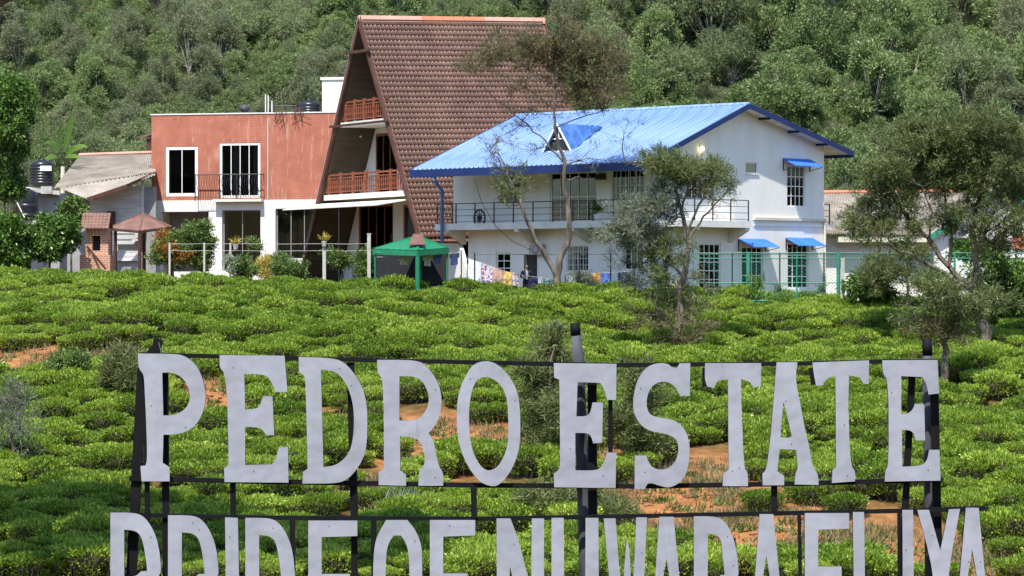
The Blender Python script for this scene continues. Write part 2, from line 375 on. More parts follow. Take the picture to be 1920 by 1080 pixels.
l.new(src, mx.inputs[6]); l.new(r2.outputs[0], mx.inputs[7]); l.new(mx.outputs[2], b.inputs['Base Color'])
tag(obj('ground', me), 'sloping ground with brown litter and bare orange soil', kind='structure')
# ------------------------------------------------------------------ building helpers
def window(root, xf, a0, a1, z0, z1, cols=2, rows=1, name='window', fmat='white_trim', fw=.06, d0=.06, curtain=None, glass='glass', part_curtain=(0, 1), sill=False, bars=0):
    """frame with mullions, one pane per light, curtain behind"""
    if a0 > a1: a0, a1 = a1, a0
    if z0 > z1: z0, z1 = z1, z0
    f = MB(xf)
    f.box(a0, a0 + fw, d0, d0 + .07, z0, z1); f.box(a1 - fw, a1, d0, d0 + .07, z0, z1)
    f.box(a0 + fw, a1 - fw, d0, d0 + .07, z0, z0 + fw); f.box(a0 + fw, a1 - fw, d0, d0 + .07, z1 - fw, z1)
    iw = (a1 - a0 - 2 * fw) / cols; ih = (z1 - z0 - 2 * fw) / rows; mw = min(.022, fw * .3)
    for c in range(1, cols): x = a0 + fw + c * iw; f.box(x - mw, x + mw, d0 + .004, d0 + .066, z0 + fw, z1 - fw)
    for r in range(1, rows): z = z0 + fw + r * ih; f.box(a0 + fw, a1 - fw, d0 + .012, d0 + .058, z - mw, z + mw)
    w_ = f.build(name, fmat, root)
    for c in range(cols):
        for r in range(rows):
            x = a0 + fw + c * iw; z = z0 + fw + r * ih
            MB(xf).box(x + mw, x + iw - mw, d0 + .03, d0 + .04, z + mw, z + ih - mw).build('pane', glass, w_)
    if bars:
        g = MB(xf)
        for k in range(1, bars): x = a0 + (a1 - a0) * k / bars; g.tube([(x, d0 - .03, z0 + .02), (x, d0 - .03, z1 - .02)], .011, 5)
        for k in range(1, 4): z = z0 + (z1 - z0) * k / 4; g.tube([(a0, d0 - .03, z), (a1, d0 - .03, z)], .011, 5)
        g.build('grille', 'white_trim', w_)
    if curtain:
        for ca, cb, cm in curtain:
            x0 = a0 + (a1 - a0) * ca; x1 = a0 + (a1 - a0) * cb; g = MB(xf); nn = max(8, int((x1 - x0) / .05)); V = []; Fs = []
            for k in range(nn + 1):
                x = x0 + (x1 - x0) * k / nn; dd = d0 + .20 + .05 * math.sin(k * 1.9) + .02 * math.sin(k * .7)
                V += [(x, dd, z0 - .05), (x, dd + .01, z1 + .05)]
            for k in range(nn): Fs.append((2 * k, 2 * k + 2, 2 * k + 3, 2 * k + 1))
            g.add(V, Fs).build('curtain', cm, w_)
    if sill: MB(xf).box(a0 - .05, a1 + .05, -.06, d0 - .002, z0 - .06, z0 - .002).build('sill', fmat, w_)
    return w_

def hole(a0, a1, z0, z1): return (min(a0, a1), max(a0, a1), min(z0, z1), max(z0, z1))

# ================================================================== blue-roofed white house
BHL = (8.21, 160.0, 0.0); BRZ = R(-43); BH = Frame(BHL, BRZ)
KBH, KAH, KRB = .94, 1.05, 1.078      # how far each house stands
bh = empty('white_house', BHL, BRZ, KBH)
tag(bh, 'two storey white house with blue metal roof, dormer and long balcony', 'house')
FR = lambda a, d, z: (a, d, z)
GA = lambda a, d, z: (-d, a, z)
def bf(px, py, c=0.0): v = BH.hit(px, py, 1, c); return v.x, v.z
def bg(px, py, c=0.0): v = BH.hit(px, py, 0, c); return v.y, v.z
def rect(fn, x0, y0, x1, y1):
    cx, cz = fn((x0 + x1) / 2, (y0 + y1) / 2)
    a0 = fn(x0, (y0 + y1) / 2)[0]; a1 = fn(x1, (y0 + y1) / 2)[0]; z0 = fn((x0 + x1) / 2, y1)[1]; z1 = fn((x0 + x1) / 2, y0)[1]
    return hole(a0, a1, z0, z1)
XL = -15.5; YB = 12.1
w1 = rect(bf, 936, 328, 975, 383); dr = rect(bf, 1031, 322, 1119, 421); w2 = rect(bf, 1146, 318, 1208, 377)
dr = (dr[0], dr[1], 3.39, dr[3])
gw = rect(bf, 930, 473, 957, 519); gd = rect(bf, 983, 477, 1008, 552); gd = (gd[0], gd[1], -.25, gd[3]); gw2 = rect(bf, 1062, 460, 1103, 509); gw3 = rect(bf, 1170, 456, 1206, 506)
xg0 = bf(878, 480)[0]
MB(FR).wall(XL, 0, 3.0, 7.3, 0, .25, [w1, dr, w2]).build('upper_wall', 'white_wall_blue', bh)
MB(FR).wall(xg0, 0, -1.5, 3.0, 0.0, .25, [gw, gd, gw2, gw3]).build('lower_wall', 'white_wall_blue', bh)
ug = rect(bg, 1287, 333, 1341, 374); us = rect(bg, 1398, 305, 1421, 325); ut = rect(bg, 1476, 311, 1510, 388)
lg = rect(bg, 1311, 456, 1352, 543); ld = rect(bg, 1391, 462, 1431, 545); lt = rect(bg, 1477, 456, 1516, 541)
MB(GA).wall(.25, YB, 3.0, 7.3, 0, .25, [ug, us, ut]).build('gable_wall', 'white_wall_blue', bh)
MB(GA).wall(.25, YB, -1.5, 3.0, 0, .25, [lg, ld, lt]).build('lower_gable_wall', 'white_wall_blue', bh)
RS, RZ = 4.84, 9.35; KF, KR = .387, .245; SF, SR = -3.3, 13.6
def rz_(s): return RZ - (RS - s) * KF if s < RS else RZ - (s - RS) * KR
pts = [(0, 7.302), (0, rz_(0) - .16), (RS, RZ - .16), (YB, rz_(YB) - .16), (YB, 7.302)]
g = MB(); o5 = [(-.002, y, z) for y, z in pts] + [(-.25, y, z) for y, z in pts]
g.add(o5, [(4, 3, 2, 1, 0), (5, 6, 7, 8, 9)] + [(i, (i + 1) % 5, (i + 1) % 5 + 5, i + 5) for i in range(5)]).build('gable_top', 'white_wall_blue', bh)
b_ = MB(); b_.box(XL, -.25, YB - .25, YB, -1.5, 7.4); b_.box(XL, XL + .25, .25, YB - .25, 3.0, 7.3); b_.build('rear_wall', 'white_wall_blue', bh)
MB().box(xg0, xg0 + .2, .26, 4, -1.5, 3.0).build('side_wall', 'white_wall_blue', bh)
MB().box(XL, xg0 - .01, 2.2, 2.4, -1.5, 3.0).build('recess_wall', 'wood_dark', bh)
MB().box(XL + .25, -.26, .26, YB - .26, 2.98, 3.14).build('floor_slab', 'slab_white', bh)
MB().box(XL + .26, -.27, 3.6, 3.7, 3.15, 7.2).build('partition', 'room_dark', bh)
MB().box(xg0 + .21, -.27, 3.6, 3.7, -1.4, 2.97).build('partition', 'room_dark', bh)
# openings
window(bh, FR, *w1, 3, 2, curtain=[(0, .25, 'curtain_grey'), (.8, 1, 'curtain_grey')], bars=6)
window(bh, FR, *w2, 4, 2, curtain=[(0, .18, 'curtain_grey'), (.82, 1, 'curtain_grey')], bars=7)
window(bh, FR, *dr, 5, 2, name='glazed_door', fw=.09, curtain=[(.16, .34, 'curtain_grey'), (.55, .85, 'curtain_grey')])
window(bh, FR, *gw, 2, 3, fw=.07); window(bh, FR, *gw2, 4, 1, curtain=[(0, .5, 'curtain_white'), (.5, 1, 'curtain_tan')], bars=8); window(bh, FR, *gw3, 3, 1, curtain=[(0, 1, 'curtain_grey')])
f = MB(FR); a0, a1, z0, z1 = gd; f.box(a0 - .06, a0, -.03, .1, z0, z1 + .06); f.box(a1, a1 + .06, -.03, .1, z0, z1 + .06); f.box(a0, a1, -.03, .1, z1, z1 + .06); f.build('door_frame', 'white_trim', bh)
dl_ = MB(FR).box(a0 + .02, a1 - .02, .17, .21, z0, z1).build('door', 'room_dark', bh); MB(FR).box(a1 - .14, a1 - .10, .12, .169, 1.0, 1.14).build('handle', 'galv', dl_)
window(bh, GA, *ug, 5, 2, fw=.07, curtain=[(0, .3, 'curtain_grey'), (.8, 1, 'curtain_grey')], bars=0)
window(bh, GA, *us, 1, 1, fw=.05, glass='glass_shop', sill=True)
window(bh, GA, *ut, 4, 4, fw=.07, curtain=[(0, .25, 'curtain_grey'), (.75, 1, 'curtain_grey')])
window(bh, GA, *lg, 4, 5, fw=.08, curtain=[(0, .35, 'curtain_white'), (.55, .8, 'curtain_tan')])
window(bh, GA, *ld, 4, 3, fw=.08, name='glazed_door', curtain=[(0, .4, 'curtain_white')])
window(bh, GA, *lt, 4, 4, fw=.08, curtain=[(0, .3, 'curtain_white')])
# roof sheets
XR0, XR1, NS = -15.4, .8, 16
def sheet(width, L, ribs=3, rib=.065):
    xs_ = []
    for k in range(ribs):
        c = (k + .5) * width / ribs
        xs_ += [(c - .05, 0), (c - .02, rib), (c + .02, rib), (c + .05, 0)]
    prof = [(0, 0)] + xs_ + [(width, 0)]; V = []; Fs = []; nP = len(prof)
    for y in (0, L):
        for x, h in prof: V.append((x, y, h))
    for y in (0, L):
        for x, h in prof: V.append((x, y, h - .012))
    for k in range(nP - 1): Fs.append((k, k + 1, nP + k + 1, nP + k)); Fs.append((2 * nP + k, 3 * nP + k, 3 * nP + k + 1, 2 * nP + k + 1)); Fs.append((k + 1, k, 2 * nP + k, 2 * nP + k + 1))
    return V, Fs
af = math.atan(KF); ar = math.atan(KR); wS = (XR1 - XR0) / NS
V, Fs = sheet(wS - .008, (RS - SF) / math.cos(af)); me = MB().add(V, Fs).build('roof_sheet', 'blue_sheet', bh); shm = me.data
for k in range(NS):
    o = me if k == 0 else link(bpy.data.objects.new('roof_sheet', shm), bh)
    o.location = (XR0 + k * wS, SF, rz_(SF)); o.rotation_euler = (af, 0, 0)
V, Fs = sheet(wS - .008, (SR - RS) / math.cos(ar)); shm = None
for k in range(NS):
    if shm is None: o = MB().add(V, Fs).build('rear_roof_sheet', 'blue_sheet', bh); shm = o.data
    else: o = link(bpy.data.objects.new('rear_roof_sheet', shm), bh)
    o.location = (XR0 + k * wS, RS, RZ); o.rotation_euler = (-ar, 0, 0)
MB().hexa([(XR0 + .05, SF + .1, rz_(SF) - .10), (XR1 - .06, SF + .1, rz_(SF) - .10), (XR1 - .06, RS, RZ - .14), (XR0 + .05, RS, RZ - .14), (XR0 + .05, SF + .1, rz_(SF) - .04), (XR1 - .06, SF + .1, rz_(SF) - .04), (XR1 - .06, RS, RZ - .05), (XR0 + .05, RS, RZ - .05)]).build('soffit', 'slab_white', bh)
MB().hexa([(XR0 + .05, RS + .01, RZ - .14), (XR1 - .06, RS + .01, RZ - .14), (XR1 - .06, SR - .05, rz_(SR) - .14), (XR0 + .05, SR - .05, rz_(SR) - .14), (XR0 + .05, RS + .01, RZ - .05), (XR1 - .06, RS + .01, RZ - .05), (XR1 - .06, SR - .05, rz_(SR) - .05), (XR0 + .05, SR - .05, rz_(SR) - .05)]).build('soffit', 'slab_white', bh)
MB().tube([(XR0, RS, RZ + .02), (XR1, RS, RZ + .02)], .11, 8).build('ridge_cap', 'blue_sheet', bh)
for X_ in (XR0 - .02, XR1 + .02):
    MB().bar((X_, SF - .05, rz_(SF - .05) - .10), (X_, RS, RZ - .08), .05, .26).build('barge_board', 'blue_dark', bh)
    MB().bar((X_, SR, rz_(SR) - .10), (X_, RS + .03, RZ - .08), .05, .26).build('barge_board', 'blue_dark', bh)
gt = MB(); gt.box(XR0, XR1, SF - .12, SF + .06, rz_(SF) - .40, rz_(SF) - .03); gt.build('gutter', 'blue_dark', bh)
MB().box(XR0, XR1, SR - .06, SR + .08, rz_(SR) - .30, rz_(SR) - .05).build('rear_gutter', 'blue_dark', bh)
for s in (RS + 1.8, RS + 4.2, RS + 6.6):
    MB().box(.0, XR1 - .08, s - .05, s + .05, rz_(s) - .26, rz_(s) - .15).build('purlin', 'blue_dark', bh)
# dormer
dx, dz_ = -6.75, None
s0 = -1.25; zb = rz_(s0) + .03; hh = 1.34; hw = .84; L = (hh - .05) / KF
MB().add([(dx - hw, s0 + .3, zb), (dx + hw, s0 + .3, zb), (dx, s0 + .3, zb + hh)], [(0, 1, 2)]).build('dormer_back', 'room_dark', bh)
dro = MB()
for sg in (-1, 1):
    for k in range(11):
        t0, t1 = k / 11, (k + .82) / 11
        def q(t, u): # t along ridge, u down the slope
            return Vector((dx + sg * (hw + .12) * u, s0 - .15 + (L + .15) * t * (1 - u) + 0 * u, zb + (hh + .06) * (1 - u) - .12 * u))
        e0 = [q(t0, 0), q(t1, 0), q(t1, 1), q(t0, 1)]
    # one pitched plane with ribs
    ridge0 = Vector((dx, s0 - .18, zb + hh + .05)); ridge1 = Vector((dx, s0 + L, zb + hh + .05)); low = Vector((dx + sg * (hw + .16), s0 - .18, zb - .05)); 
    dro.add([ridge0, ridge1, low, ridge0 - Vector((0, 0, .05)), ridge1 - Vector((0, 0, .05)), low - Vector((0, 0, .05))], [(0, 1, 2), (3, 5, 4), (0, 2, 5, 3)])
    for k in range(1, 9):
        t = k / 9; p = ridge0.lerp(ridge1, t); q_ = low.lerp(ridge1, t); dro.bar(p + Vector((0, 0, .015)), q_ + Vector((0, 0, .015)), .035, .03)
dro.build('dormer_roof', 'dormer_blue', bh)
dt = MB(); dt.bar((dx - hw - .14, s0 - .2, zb - .06), (dx, s0 - .2, zb + hh + .03), .05, .08); dt.bar((dx + hw + .14, s0 - .2, zb - .06), (dx, s0 - .2, zb + hh + .03), .05, .08); dt.build('dormer_trim', 'white_trim', bh)
dg = MB().add([(dx - hw, s0, zb - .02), (dx + hw, s0, zb - .02), (dx, s0, zb + hh), (dx - hw, s0 + .03, zb - .02), (dx + hw, s0 + .03, zb - .02), (dx, s0 + .03, zb + hh)], [(0, 1, 2), (5, 4, 3)]).build('dormer_window', 'black_plastic', bh)
df = MB(); df.box(dx - .03, dx + .03, s0 - .05, s0 - .005, zb, zb + hh - .1); df.box(dx - hw * .5, dx + hw * .5, s0 - .045, s0 - .006, zb + .58, zb + .64); df.box(dx - hw - .1, dx + hw + .1, s0 - .08, s0 - .003, zb - .10, zb - .02); df.build('dormer_frame', 'white_trim', bh)
# balcony
BD, BG_ = 1.4, 1.2; xb0 = BH.hit(815, 430, 1, -BD).x; yb1 = BH.hit(1408, 420, 0, BG_).y
BZ = 3.38
sl = MB(); sl.box(xb0, BG_, -BD, -.002, BZ - .33, BZ); sl.box(.002, BG_, -.001, yb1, BZ - .33, BZ); sl.build('balcony_slab', 'slab_white', bh)
def bracket(p0, p1, wx):
    p0 = Vector(p0); p1 = Vector(p1); d = (p1 - p0).normalized(); a = Vector((-d.y, d.x, 0)) * wx / 2
    MB().hexa([p0 - a + Vector((0, 0, -.75)), p0 + a + Vector((0, 0, -.75)), p1 + a + Vector((0, 0, -.12)), p1 - a + Vector((0, 0, -.12)), p0 - a, p0 + a, p1 + a, p1 - a]).build('bracket', 'slab_white', bh)
for px in (853, 984, 1088, 1180):
    x = BH.hit(px, 440, 1, -.7).x; bracket((x, -.003, BZ - .335), (x, -BD + .05, BZ - .335), .3)
for y in (.3, yb1 - .2): bracket((.003, y, BZ - .335), (BG_ - .04, y, BZ - .335), .3)
def railing(name, path, zf, h, rails, step, root, mname='dark_metal', r=.018, pw=.05):
    rl = MB(); posts = []
    for i in range(len(path) - 1):
        p, q = Vector(path[i]), Vector(path[i + 1]); Ls = (q - p).length; nn = max(1, round(Ls / step))
        for k in range(rails): z = zf + h * (k + 1) / rails if k else zf + .08; 
        for k in range(rails):
            z = zf + .10 + (h - .10) * k / (rails - 1)
            rl.tube([(p.x, p.y, z), (q.x, q.y, z)], r * (1.3 if k == rails - 1 else .8), 5)
        for k in range(nn + (1 if i == len(path) - 2 else 0)): posts.append(p.lerp(q, k / nn))
    ro = rl.build(name, mname, root); pm = None
    for p in posts:
        if pm is None: o = MB().box(-pw / 2, pw / 2, -pw / 2, pw / 2, 0, h).build('post', mname, ro); pm = o.data
        else: o = link(bpy.data.objects.new('post', pm), ro)
        o.location = (p.x, p.y, zf)
    return ro
railing('balcony_railing', [(xb0 + .1, -.15), (xb0 + .1, -BD + .1), (BG_ - .1, -BD + .1), (BG_ - .1, yb1 - .08)], BZ + .001, 1.06, 4, 1.38, bh)
yr = BH.hit(1552, 420, 0, .0).y
railing('rear_railing', [(-.4, YB + .05), (-.4, YB + 1.0)], BZ, 1.06, 4, .9, bh)
MB().box(-3, -.3, YB + .002, YB + 1.1, BZ - .3, BZ - .01).build('rear_slab', 'slab_white', bh)
# string course, pipes, lamp, air conditioners
a, z = bg(1412, 408); MB(GA).box(a, YB + .05, -.14, -.004, z - .12, z + .02).build('ledge', 'cream', bh)
MB(GA).box(a + .02, YB - .15, -.05, -.003, z - .42, z - .34).build('pipe', 'white_trim', bh)
MB(GA).tube([(YB - .05, -.1, z - .1), (YB - .05, -.1, -1.2)], .06, 8).build('waste_pipe', 'cream', bh)
cb = [BH.hit(x, y, 1, c) for x, y, c in ((890, 335, -.3), (903, 380, -1.3), (930, 425, -1.6), (960, 452, -1.2), (1003, 472, -.2))]
MB().tube(cb, .016, 5).build('cable', 'dark_metal', bh)
p = [(-15.0, SF + .05, rz_(SF) - .38), (-15.0, SF + .05, rz_(SF) - .62), (-14.55, -1.7, 5.0), (-14.5, -1.55, 4.7), (-14.5, -1.55, 2.3)]
x1 = BH.hit(815, 340, 1, SF).x; x2 = BH.hit(829, 400, 1, -1.55).x
MB().tube([(x1, SF, rz_(SF) - .38), (x1, SF, rz_(SF) - .62), (x2, -1.55, 5.15), (x2, -1.55, 2.4)], .10, 8).build('downpipe', 'blue_pipe', bh, True)
lm = mat('lamp_glow', (.9, .8, .5), .4, .02); lm.node_tree.nodes['Principled BSDF'].inputs['Emission Color'].default_value = (1, .72, .3, 1); lm.node_tree.nodes['Principled BSDF'].inputs['Emission Strength'].default_value = 4
a, z = bg(1316, 279, .12); MB().lathe((.14, a, z), [(.02, -.10), (.09, -.07), (.11, 0), (.08, .08), (.02, .10)], 10).build('lamp_globe', 'lamp_glow', bh, True)
MB(GA).box(a - .06, a + .06, -.06, -.002, z + .04, z + .2).build('lamp_bracket', 'cream', bh)
a, z = bf(1129, 331); MB(FR).box(a - .28, a + .28, -.22, -.004, z - .16, z + .16).build('lamp_box', 'room_dark', bh)
a, z = bf(1012, 468)
ac = MB(FR).box(a - .40, a + .40, -.38, -.05, z - .28, z + .28).build('air_conditioner', 'concrete', bh); MB(FR).lathe((0, 0, 0), [(.01, 0), (.02, .01)], 6)
fg = MB(); fg.tube([(a + .05 + .2 * math.cos(t), -.39, z + .2 * math.sin(t)) for t in np.linspace(0, 2 * math.pi, 17)], .015, 4); fg.build('fan_grille', 'dark_metal', ac)
# awnings over the gable openings
def awning(px0, px1, py, drop, out, lab):
    a0, z = bg(px0, py); a1, _ = bg(px1, py); r = MB(); nW = 14; V = []; Fs = []
    for k in range(nW * 2 + 1):
        a = a0 + (a1 - a0) * k / (nW * 2); hgt = .035 if k % 2 else 0
        V += [(.02, a, z + hgt), (out, a, z - drop + hgt), (.02, a, z + hgt - .015), (out, a, z - drop + hgt - .015)]
    for k in range(nW * 2): i = 4 * k; Fs += [(i, i + 1, i + 5, i + 4), (i + 2, i + 6, i + 7, i + 3), (i + 1, i + 3, i + 7, i + 5)]
    aw = r.add(V, Fs).build('awning', 'awning_blue', bh)
    for a in (a0 + .05, a1 - .05):
        MB().bar((.03, a, z - .62), (.03, a, z - .03), .04).build('awning_strut', 'dark_metal', aw)
        MB().bar((.04, a, z - .60), (out - .05, a, z - drop - .02), .03).build('awning_strut', 'dark_metal', aw)
        MB().bar((.04, a, z - .60 + .0), (out - .02, a, z - drop - .05), .001).build('awning_strut', 'dark_metal', aw) if False else None
awning(1467, 1519, 297, .40, .9, ''); awning(1383, 1436, 448, .42, .95, ''); awning(1472, 1524, 446, .42, .95, '')

# ================================================================== A-frame house
AL = (-7.84, 165.0, 0.0); ARZ = R(28); AF = Frame(AL, ARZ); ah = empty('a_frame_house', AL, ARZ, KAH)
tag(ah, 'tall A-frame house with steep brown tiled roof and wooden balconies', 'house')
AZ = 13.94; KA, KB = 1.62, 1.79; RL = 10.74; ZB0 = -.6; ZR0 = 2.35; RISE = .028
aR = math.atan(KA); aLft = math.atan(KB)
def slab_slope(sign, k, name, mname, off0, off1, x0=0.0, x1=RL, zlow=ZB0):
    al = math.atan(k); nrm = Vector((0, sign * math.sin(al), math.cos(al))); V = []
    for off in (off1, off0):
        for x, z in ((x0, zlow), (x1, zlow), (x1, None), (x0, None)):
            top = AZ + RISE * x
            y = 0 if z is None else sign * (top - z) / k; zz = top if z is None else z
            V.append(Vector((x, y, zz)) + nrm * off)
    return MB().hexa(V).build(name, mname, ah)
rf = slab_slope(-1, KA, 'roof', 'tile_dark', -.02, -.16, zlow=ZR0); slab_slope(1, KB, 'far_roof', 'tile_dark', 0, -.16)
slab_slope(-1, KA, 'soffit', 'soffit_wood', -.165, -.24, .08, RL - .1, ZR0); slab_slope(1, KB, 'soffit', 'soffit_wood', -.165, -.24, .08, RL - .1)
# roman tiles
TW, TL = .225, .325
prof = [(0, .022), (.03, .068), (.065, .085), (.10, .066), (.13, .020), (.185, .006), (.225, .022)]
def tile_arrays():
    V = []; Fs = []; nP = len(prof)
    for yy, hh_ in ((-.03, .045), (TL, .0)):
        for x, h in prof: V.append((x, yy, h + hh_))
    for x, h in prof: V.append((x, -.03, h + .012))
    for k in range(nP - 1): Fs.append((k, k + 1, nP + k + 1, nP + k)); Fs.append((2 * nP + k, 2 * nP + k + 1, k + 1, k))
    return np.array(V), np.array(Fs)
TV, TF = tile_arrays(); tme = mesh_parts('tile', [(TV, TF, 'tile_brown')], smooth=False)
sl_len = (AZ - ZR0) / math.sin(aR); nr = int(sl_len / TL); nc = int(RL / TW)
up = Vector((0, math.cos(aR), math.sin(aR))); nv = Vector((0, -math.sin(aR), math.cos(aR))); xd = Vector((1, 0, RISE)).normalized()
rr = random.Random(3); spots = []
for i in range(nr):
    for j in range(nc):
        s = (i + 1) * TL + .12; x = j * TW
        p = Vector((x, 0, AZ + RISE * x)) - up * s + nv * (.0 + rr.uniform(-.006, .006)) + xd * rr.uniform(-.008, .008)
        spots.append((p, j, i, rr.uniform(-.012, .012)))
vis = list(spots); vis.sort(key=lambda q: (q[1], q[2])); near = vis[:300]; nearset = {(q[1], q[2]) for q in near}
B3 = Matrix((xd, up, nv)).transposed()
for p, j, i, tw in near:
    o = link(bpy.data.objects.new('tile', tme), rf); o.matrix_local = Matrix.Translation(p) @ (B3 @ Matrix.Rotation(tw, 3, 'Z')).to_4x4()
Bn = np.array(B3); Vs = []; Fz = []; off = 0
for p, j, i, tw in spots:
    if (j, i) in nearset: continue
    c, s_ = math.cos(tw), math.sin(tw); Rm = np.array([[c, -s_, 0], [s_, c, 0], [0, 0, 1]])
    Vs.append(TV @ Rm.T @ Bn.T + np.array(p)); Fz.append(TF + off); off += len(TV)
tag(obj('roof_tiles', mesh_parts('roof_tiles', [(np.concatenate(Vs), np.concatenate(Fz), 'tile_brown')]), ah), kind='stuff')
# ridge caps
nC = 9
for k in range(nC):
    x0, x1 = -.1 + (RL + .2) * k / nC, -.1 + (RL + .2) * (k + 1) / nC - .015
    V = []; z0 = AZ + RISE * x0 + .10; z1 = AZ + RISE * x1 + .10
    for x, z in ((x0, z0), (x1, z1)): V += [(x, -.20, z - .30), (x, -.05, z + .02), (x, .05, z + .02), (x, .20, z - .30)]
    MB().add(V, [(0, 4, 5, 1), (1, 5, 6, 2), (2, 6, 7, 3), (0, 1, 2, 3), (7, 6, 5, 4), (0, 3, 7, 4)]).build('ridge_cap', 'ridge_orange' if k in (3, 4, 5) else 'ridge_pink', ah)
for sg, k in ((-1, KA), (1, KB)):
    al = math.atan(k); nn = Vector((0, sg * math.sin(al), math.cos(al)))
    zq = ZR0 if sg < 0 else ZB0
    lo = Vector((-.06, sg * (AZ - zq) / k, zq)) - nn * .10; hi = Vector((-.06, 0, AZ)) - nn * .10
    MB().bar(lo, hi, .08, .26, up=nn).build('barge_board', 'wood_barge', ah)
    lo2 = Vector((RL + .06, sg * (AZ - zq) / k, zq)) - nn * .10; hi2 = Vector((RL + .06, 0, AZ + RISE * RL)) - nn * .10
    MB().bar(lo2, hi2, .08, .26, up=nn).build('barge_board', 'wood_barge', ah)
    MB().bar(lo + nn * .2 + Vector((.03, 0, 0)), hi + nn * .2 + Vector((.03, 0, 0)), .06, .05, up=nn).build('edge_strip', 'slab_white' if sg > 0 else 'wood_barge', ah)
def hwid(z, k): return (AZ - z) / k - .34
AX = 2.2
def af_(px, py, c=AX): v = AF.hit(px, py, 0, c); return v.y, v.z
XA = lambda a, d, z: (AX + d, -a, z)       # a runs to the right across the front
def arect(x0, y0, x1, y1):
    a0 = -af_(x0, (y0 + y1) / 2)[0]; a1 = -af_(x1, (y0 + y1) / 2)[0]; z0 = af_((x0 + x1) / 2, y1)[1]; z1 = af_((x0 + x1) / 2, y0)[1]; return hole(a0, a1, z0, z1)
def gable_floor(z0, z1, holes, name, mname):
    wl_, wr_ = hwid(z1, KB), hwid(z1, KA); m_ = MB(XA); m_.wall(-wl_, wr_, z0, z1, 0, .2, holes)
    bl, br_ = hwid(z0, KB), hwid(z0, KA)
    for A, B in ((-wl_, -bl), (wr_, br_)):
        m_.add([(A, .001, z0), (B, .001, z0), (A, .001, z1), (A, .2, z0), (B, .2, z0), (A, .2, z1)], [(0, 1, 2), (3, 5, 4), (0, 2, 5, 3), (1, 4, 5, 2)])
    m_.build(name, mname, ah)
d1 = arect(672, 383, 737, 500); d1 = (d1[0], d1[1], .3, d1[3]); d1b = arect(756, 383, 800, 500); d1b = (d1b[0], min(d1b[1], hwid(4.6, KA) - .05), .3, d1b[3])
d2 = arect(702, 249, 745, 320); d2 = (d2[0], min(d2[1], hwid(8.35, KA) - .1), 4.92, d2[3])
gable_floor(-.6, 4.6, [d1, d1b], 'lower_wall', 'white_wall'); gable_floor(4.92, 8.38, [d2], 'middle_wall', 'white_wall')
gable_floor(8.66, 12.6, [], 'loft_wall', 'wood_dark')
for d_, c in ((d1, 4), (d1b, 2), (d2, 3)):
    window(ah, XA, *d_, c, 1, name='glazed_door', fmat='wood_red', fw=.14, d0=.04, curtain=[(0, .3, 'curtain_grey')])
MB().box(AX + 3.4, AX + 3.5, -5, 5, -.5, 4.5).build('partition', 'room_dark', ah); MB().box(AX + 3.4, AX + 3.5, -2.9, 2.9, 4.95, 8.3).build('partition', 'room_dark', ah)
def balcony(z0, z1, xf0, name):
    zl, zr = hwid(z1, KB), hwid(z1, KA)
    MB().box(xf0, RL - .4, -zr, zl, z0, z1).build(name, 'slab_white', ah)
    rl = MB(); yl, yr_ = zl - .05, -zr + .05; h = 1.08
    rl.box(xf0 + .04, xf0 + .12, yr_, yl, z1 + h - .09, z1 + h); rl.box(xf0 + .05, xf0 + .11, yr_, yl, z1 + .10, z1 + .17); rl.box(xf0 + .05, xf0 + .11, yr_, yl, z1 + h - .25, z1 + h - .19)
    # clip the rail ends back inside the slopes
    ro = rl.build('railing', 'wood_red', ah); pm = None; npost = max(4, round((yl - yr_) / 1.55))
    for k in range(npost + 1):
        y = yr_ + .45 + (yl - yr_ - .9) * k / npost
        o = MB().box(-.07, .07, -.09, .09, 0, h + .06).build('post', 'wood_red', ro) if pm is None else link(bpy.data.objects.new('post', pm), ro); pm = o.data; o.location = (xf0 + .08, y, z1 + .002)
    pm = None; nb = round((yl - yr_) / .24)
    for k in range(nb):
        y = yr_ + (k + .5) * (yl - yr_) / nb
        o = MB().lathe((0, 0, 0), [(.03, 0), (.03, .12), (.05, .2), (.03, .34), (.05, .5), (.03, .62), (.03, .70)], 6).build('baluster', 'wood_red', ro) if pm is None else link(bpy.data.objects.new('baluster', pm), ro); pm = o.data
        o.location = (xf0 + .08, y, z1 + .165)
    return ro
balcony(4.62, 4.90, .12, 'balcony_floor'); balcony(8.40, 8.64, .12, 'balcony_floor')
z = 12.18; MB().bar((-.16, hwid(z, KB) + .75, z), (-.16, -hwid(z, KA) - .75, z), .12, .14).build('collar_beam', 'wood_dark', ah)
z = 8.45; MB().bar((-.16, hwid(z, KB) + .6, z), (-.16, -hwid(z, KA) - .6, z), .12, .12).build('collar_beam', 'wood_dark', ah)
cl = MB(); hl, hr = hwid(4.5, KB) + .9, hwid(4.5, KA) - .1
cl.hexa([(.1, hl, 4.40), (.1, -hr, 4.40), (-1.5, -hr + .4, 4.12), (-1.5, hl + .6, 4.12), (.1, hl, 4.46), (.1, -hr, 4.46), (-1.5, -hr + .4, 4.17), (-1.5, hl + .6, 4.17)])
cl.build('canopy', 'slab_white', ah)
for px, py in ((643, 256), (676, 256), (606, 403), (636, 402)):
    v = AF.hit(px, py, 0, 1.0); MB().lathe((v.x, v.y, v.z), [(.02, -.04), (.05, -.02), (.05, .02), (.02, .04)], 8).build('bulb', 'label_white', ah)
MB().tube([(-1.45, -.55, 4.15), (-1.45, -.55, .2)], .035, 6).build('canopy_post', 'dark_metal', ah)

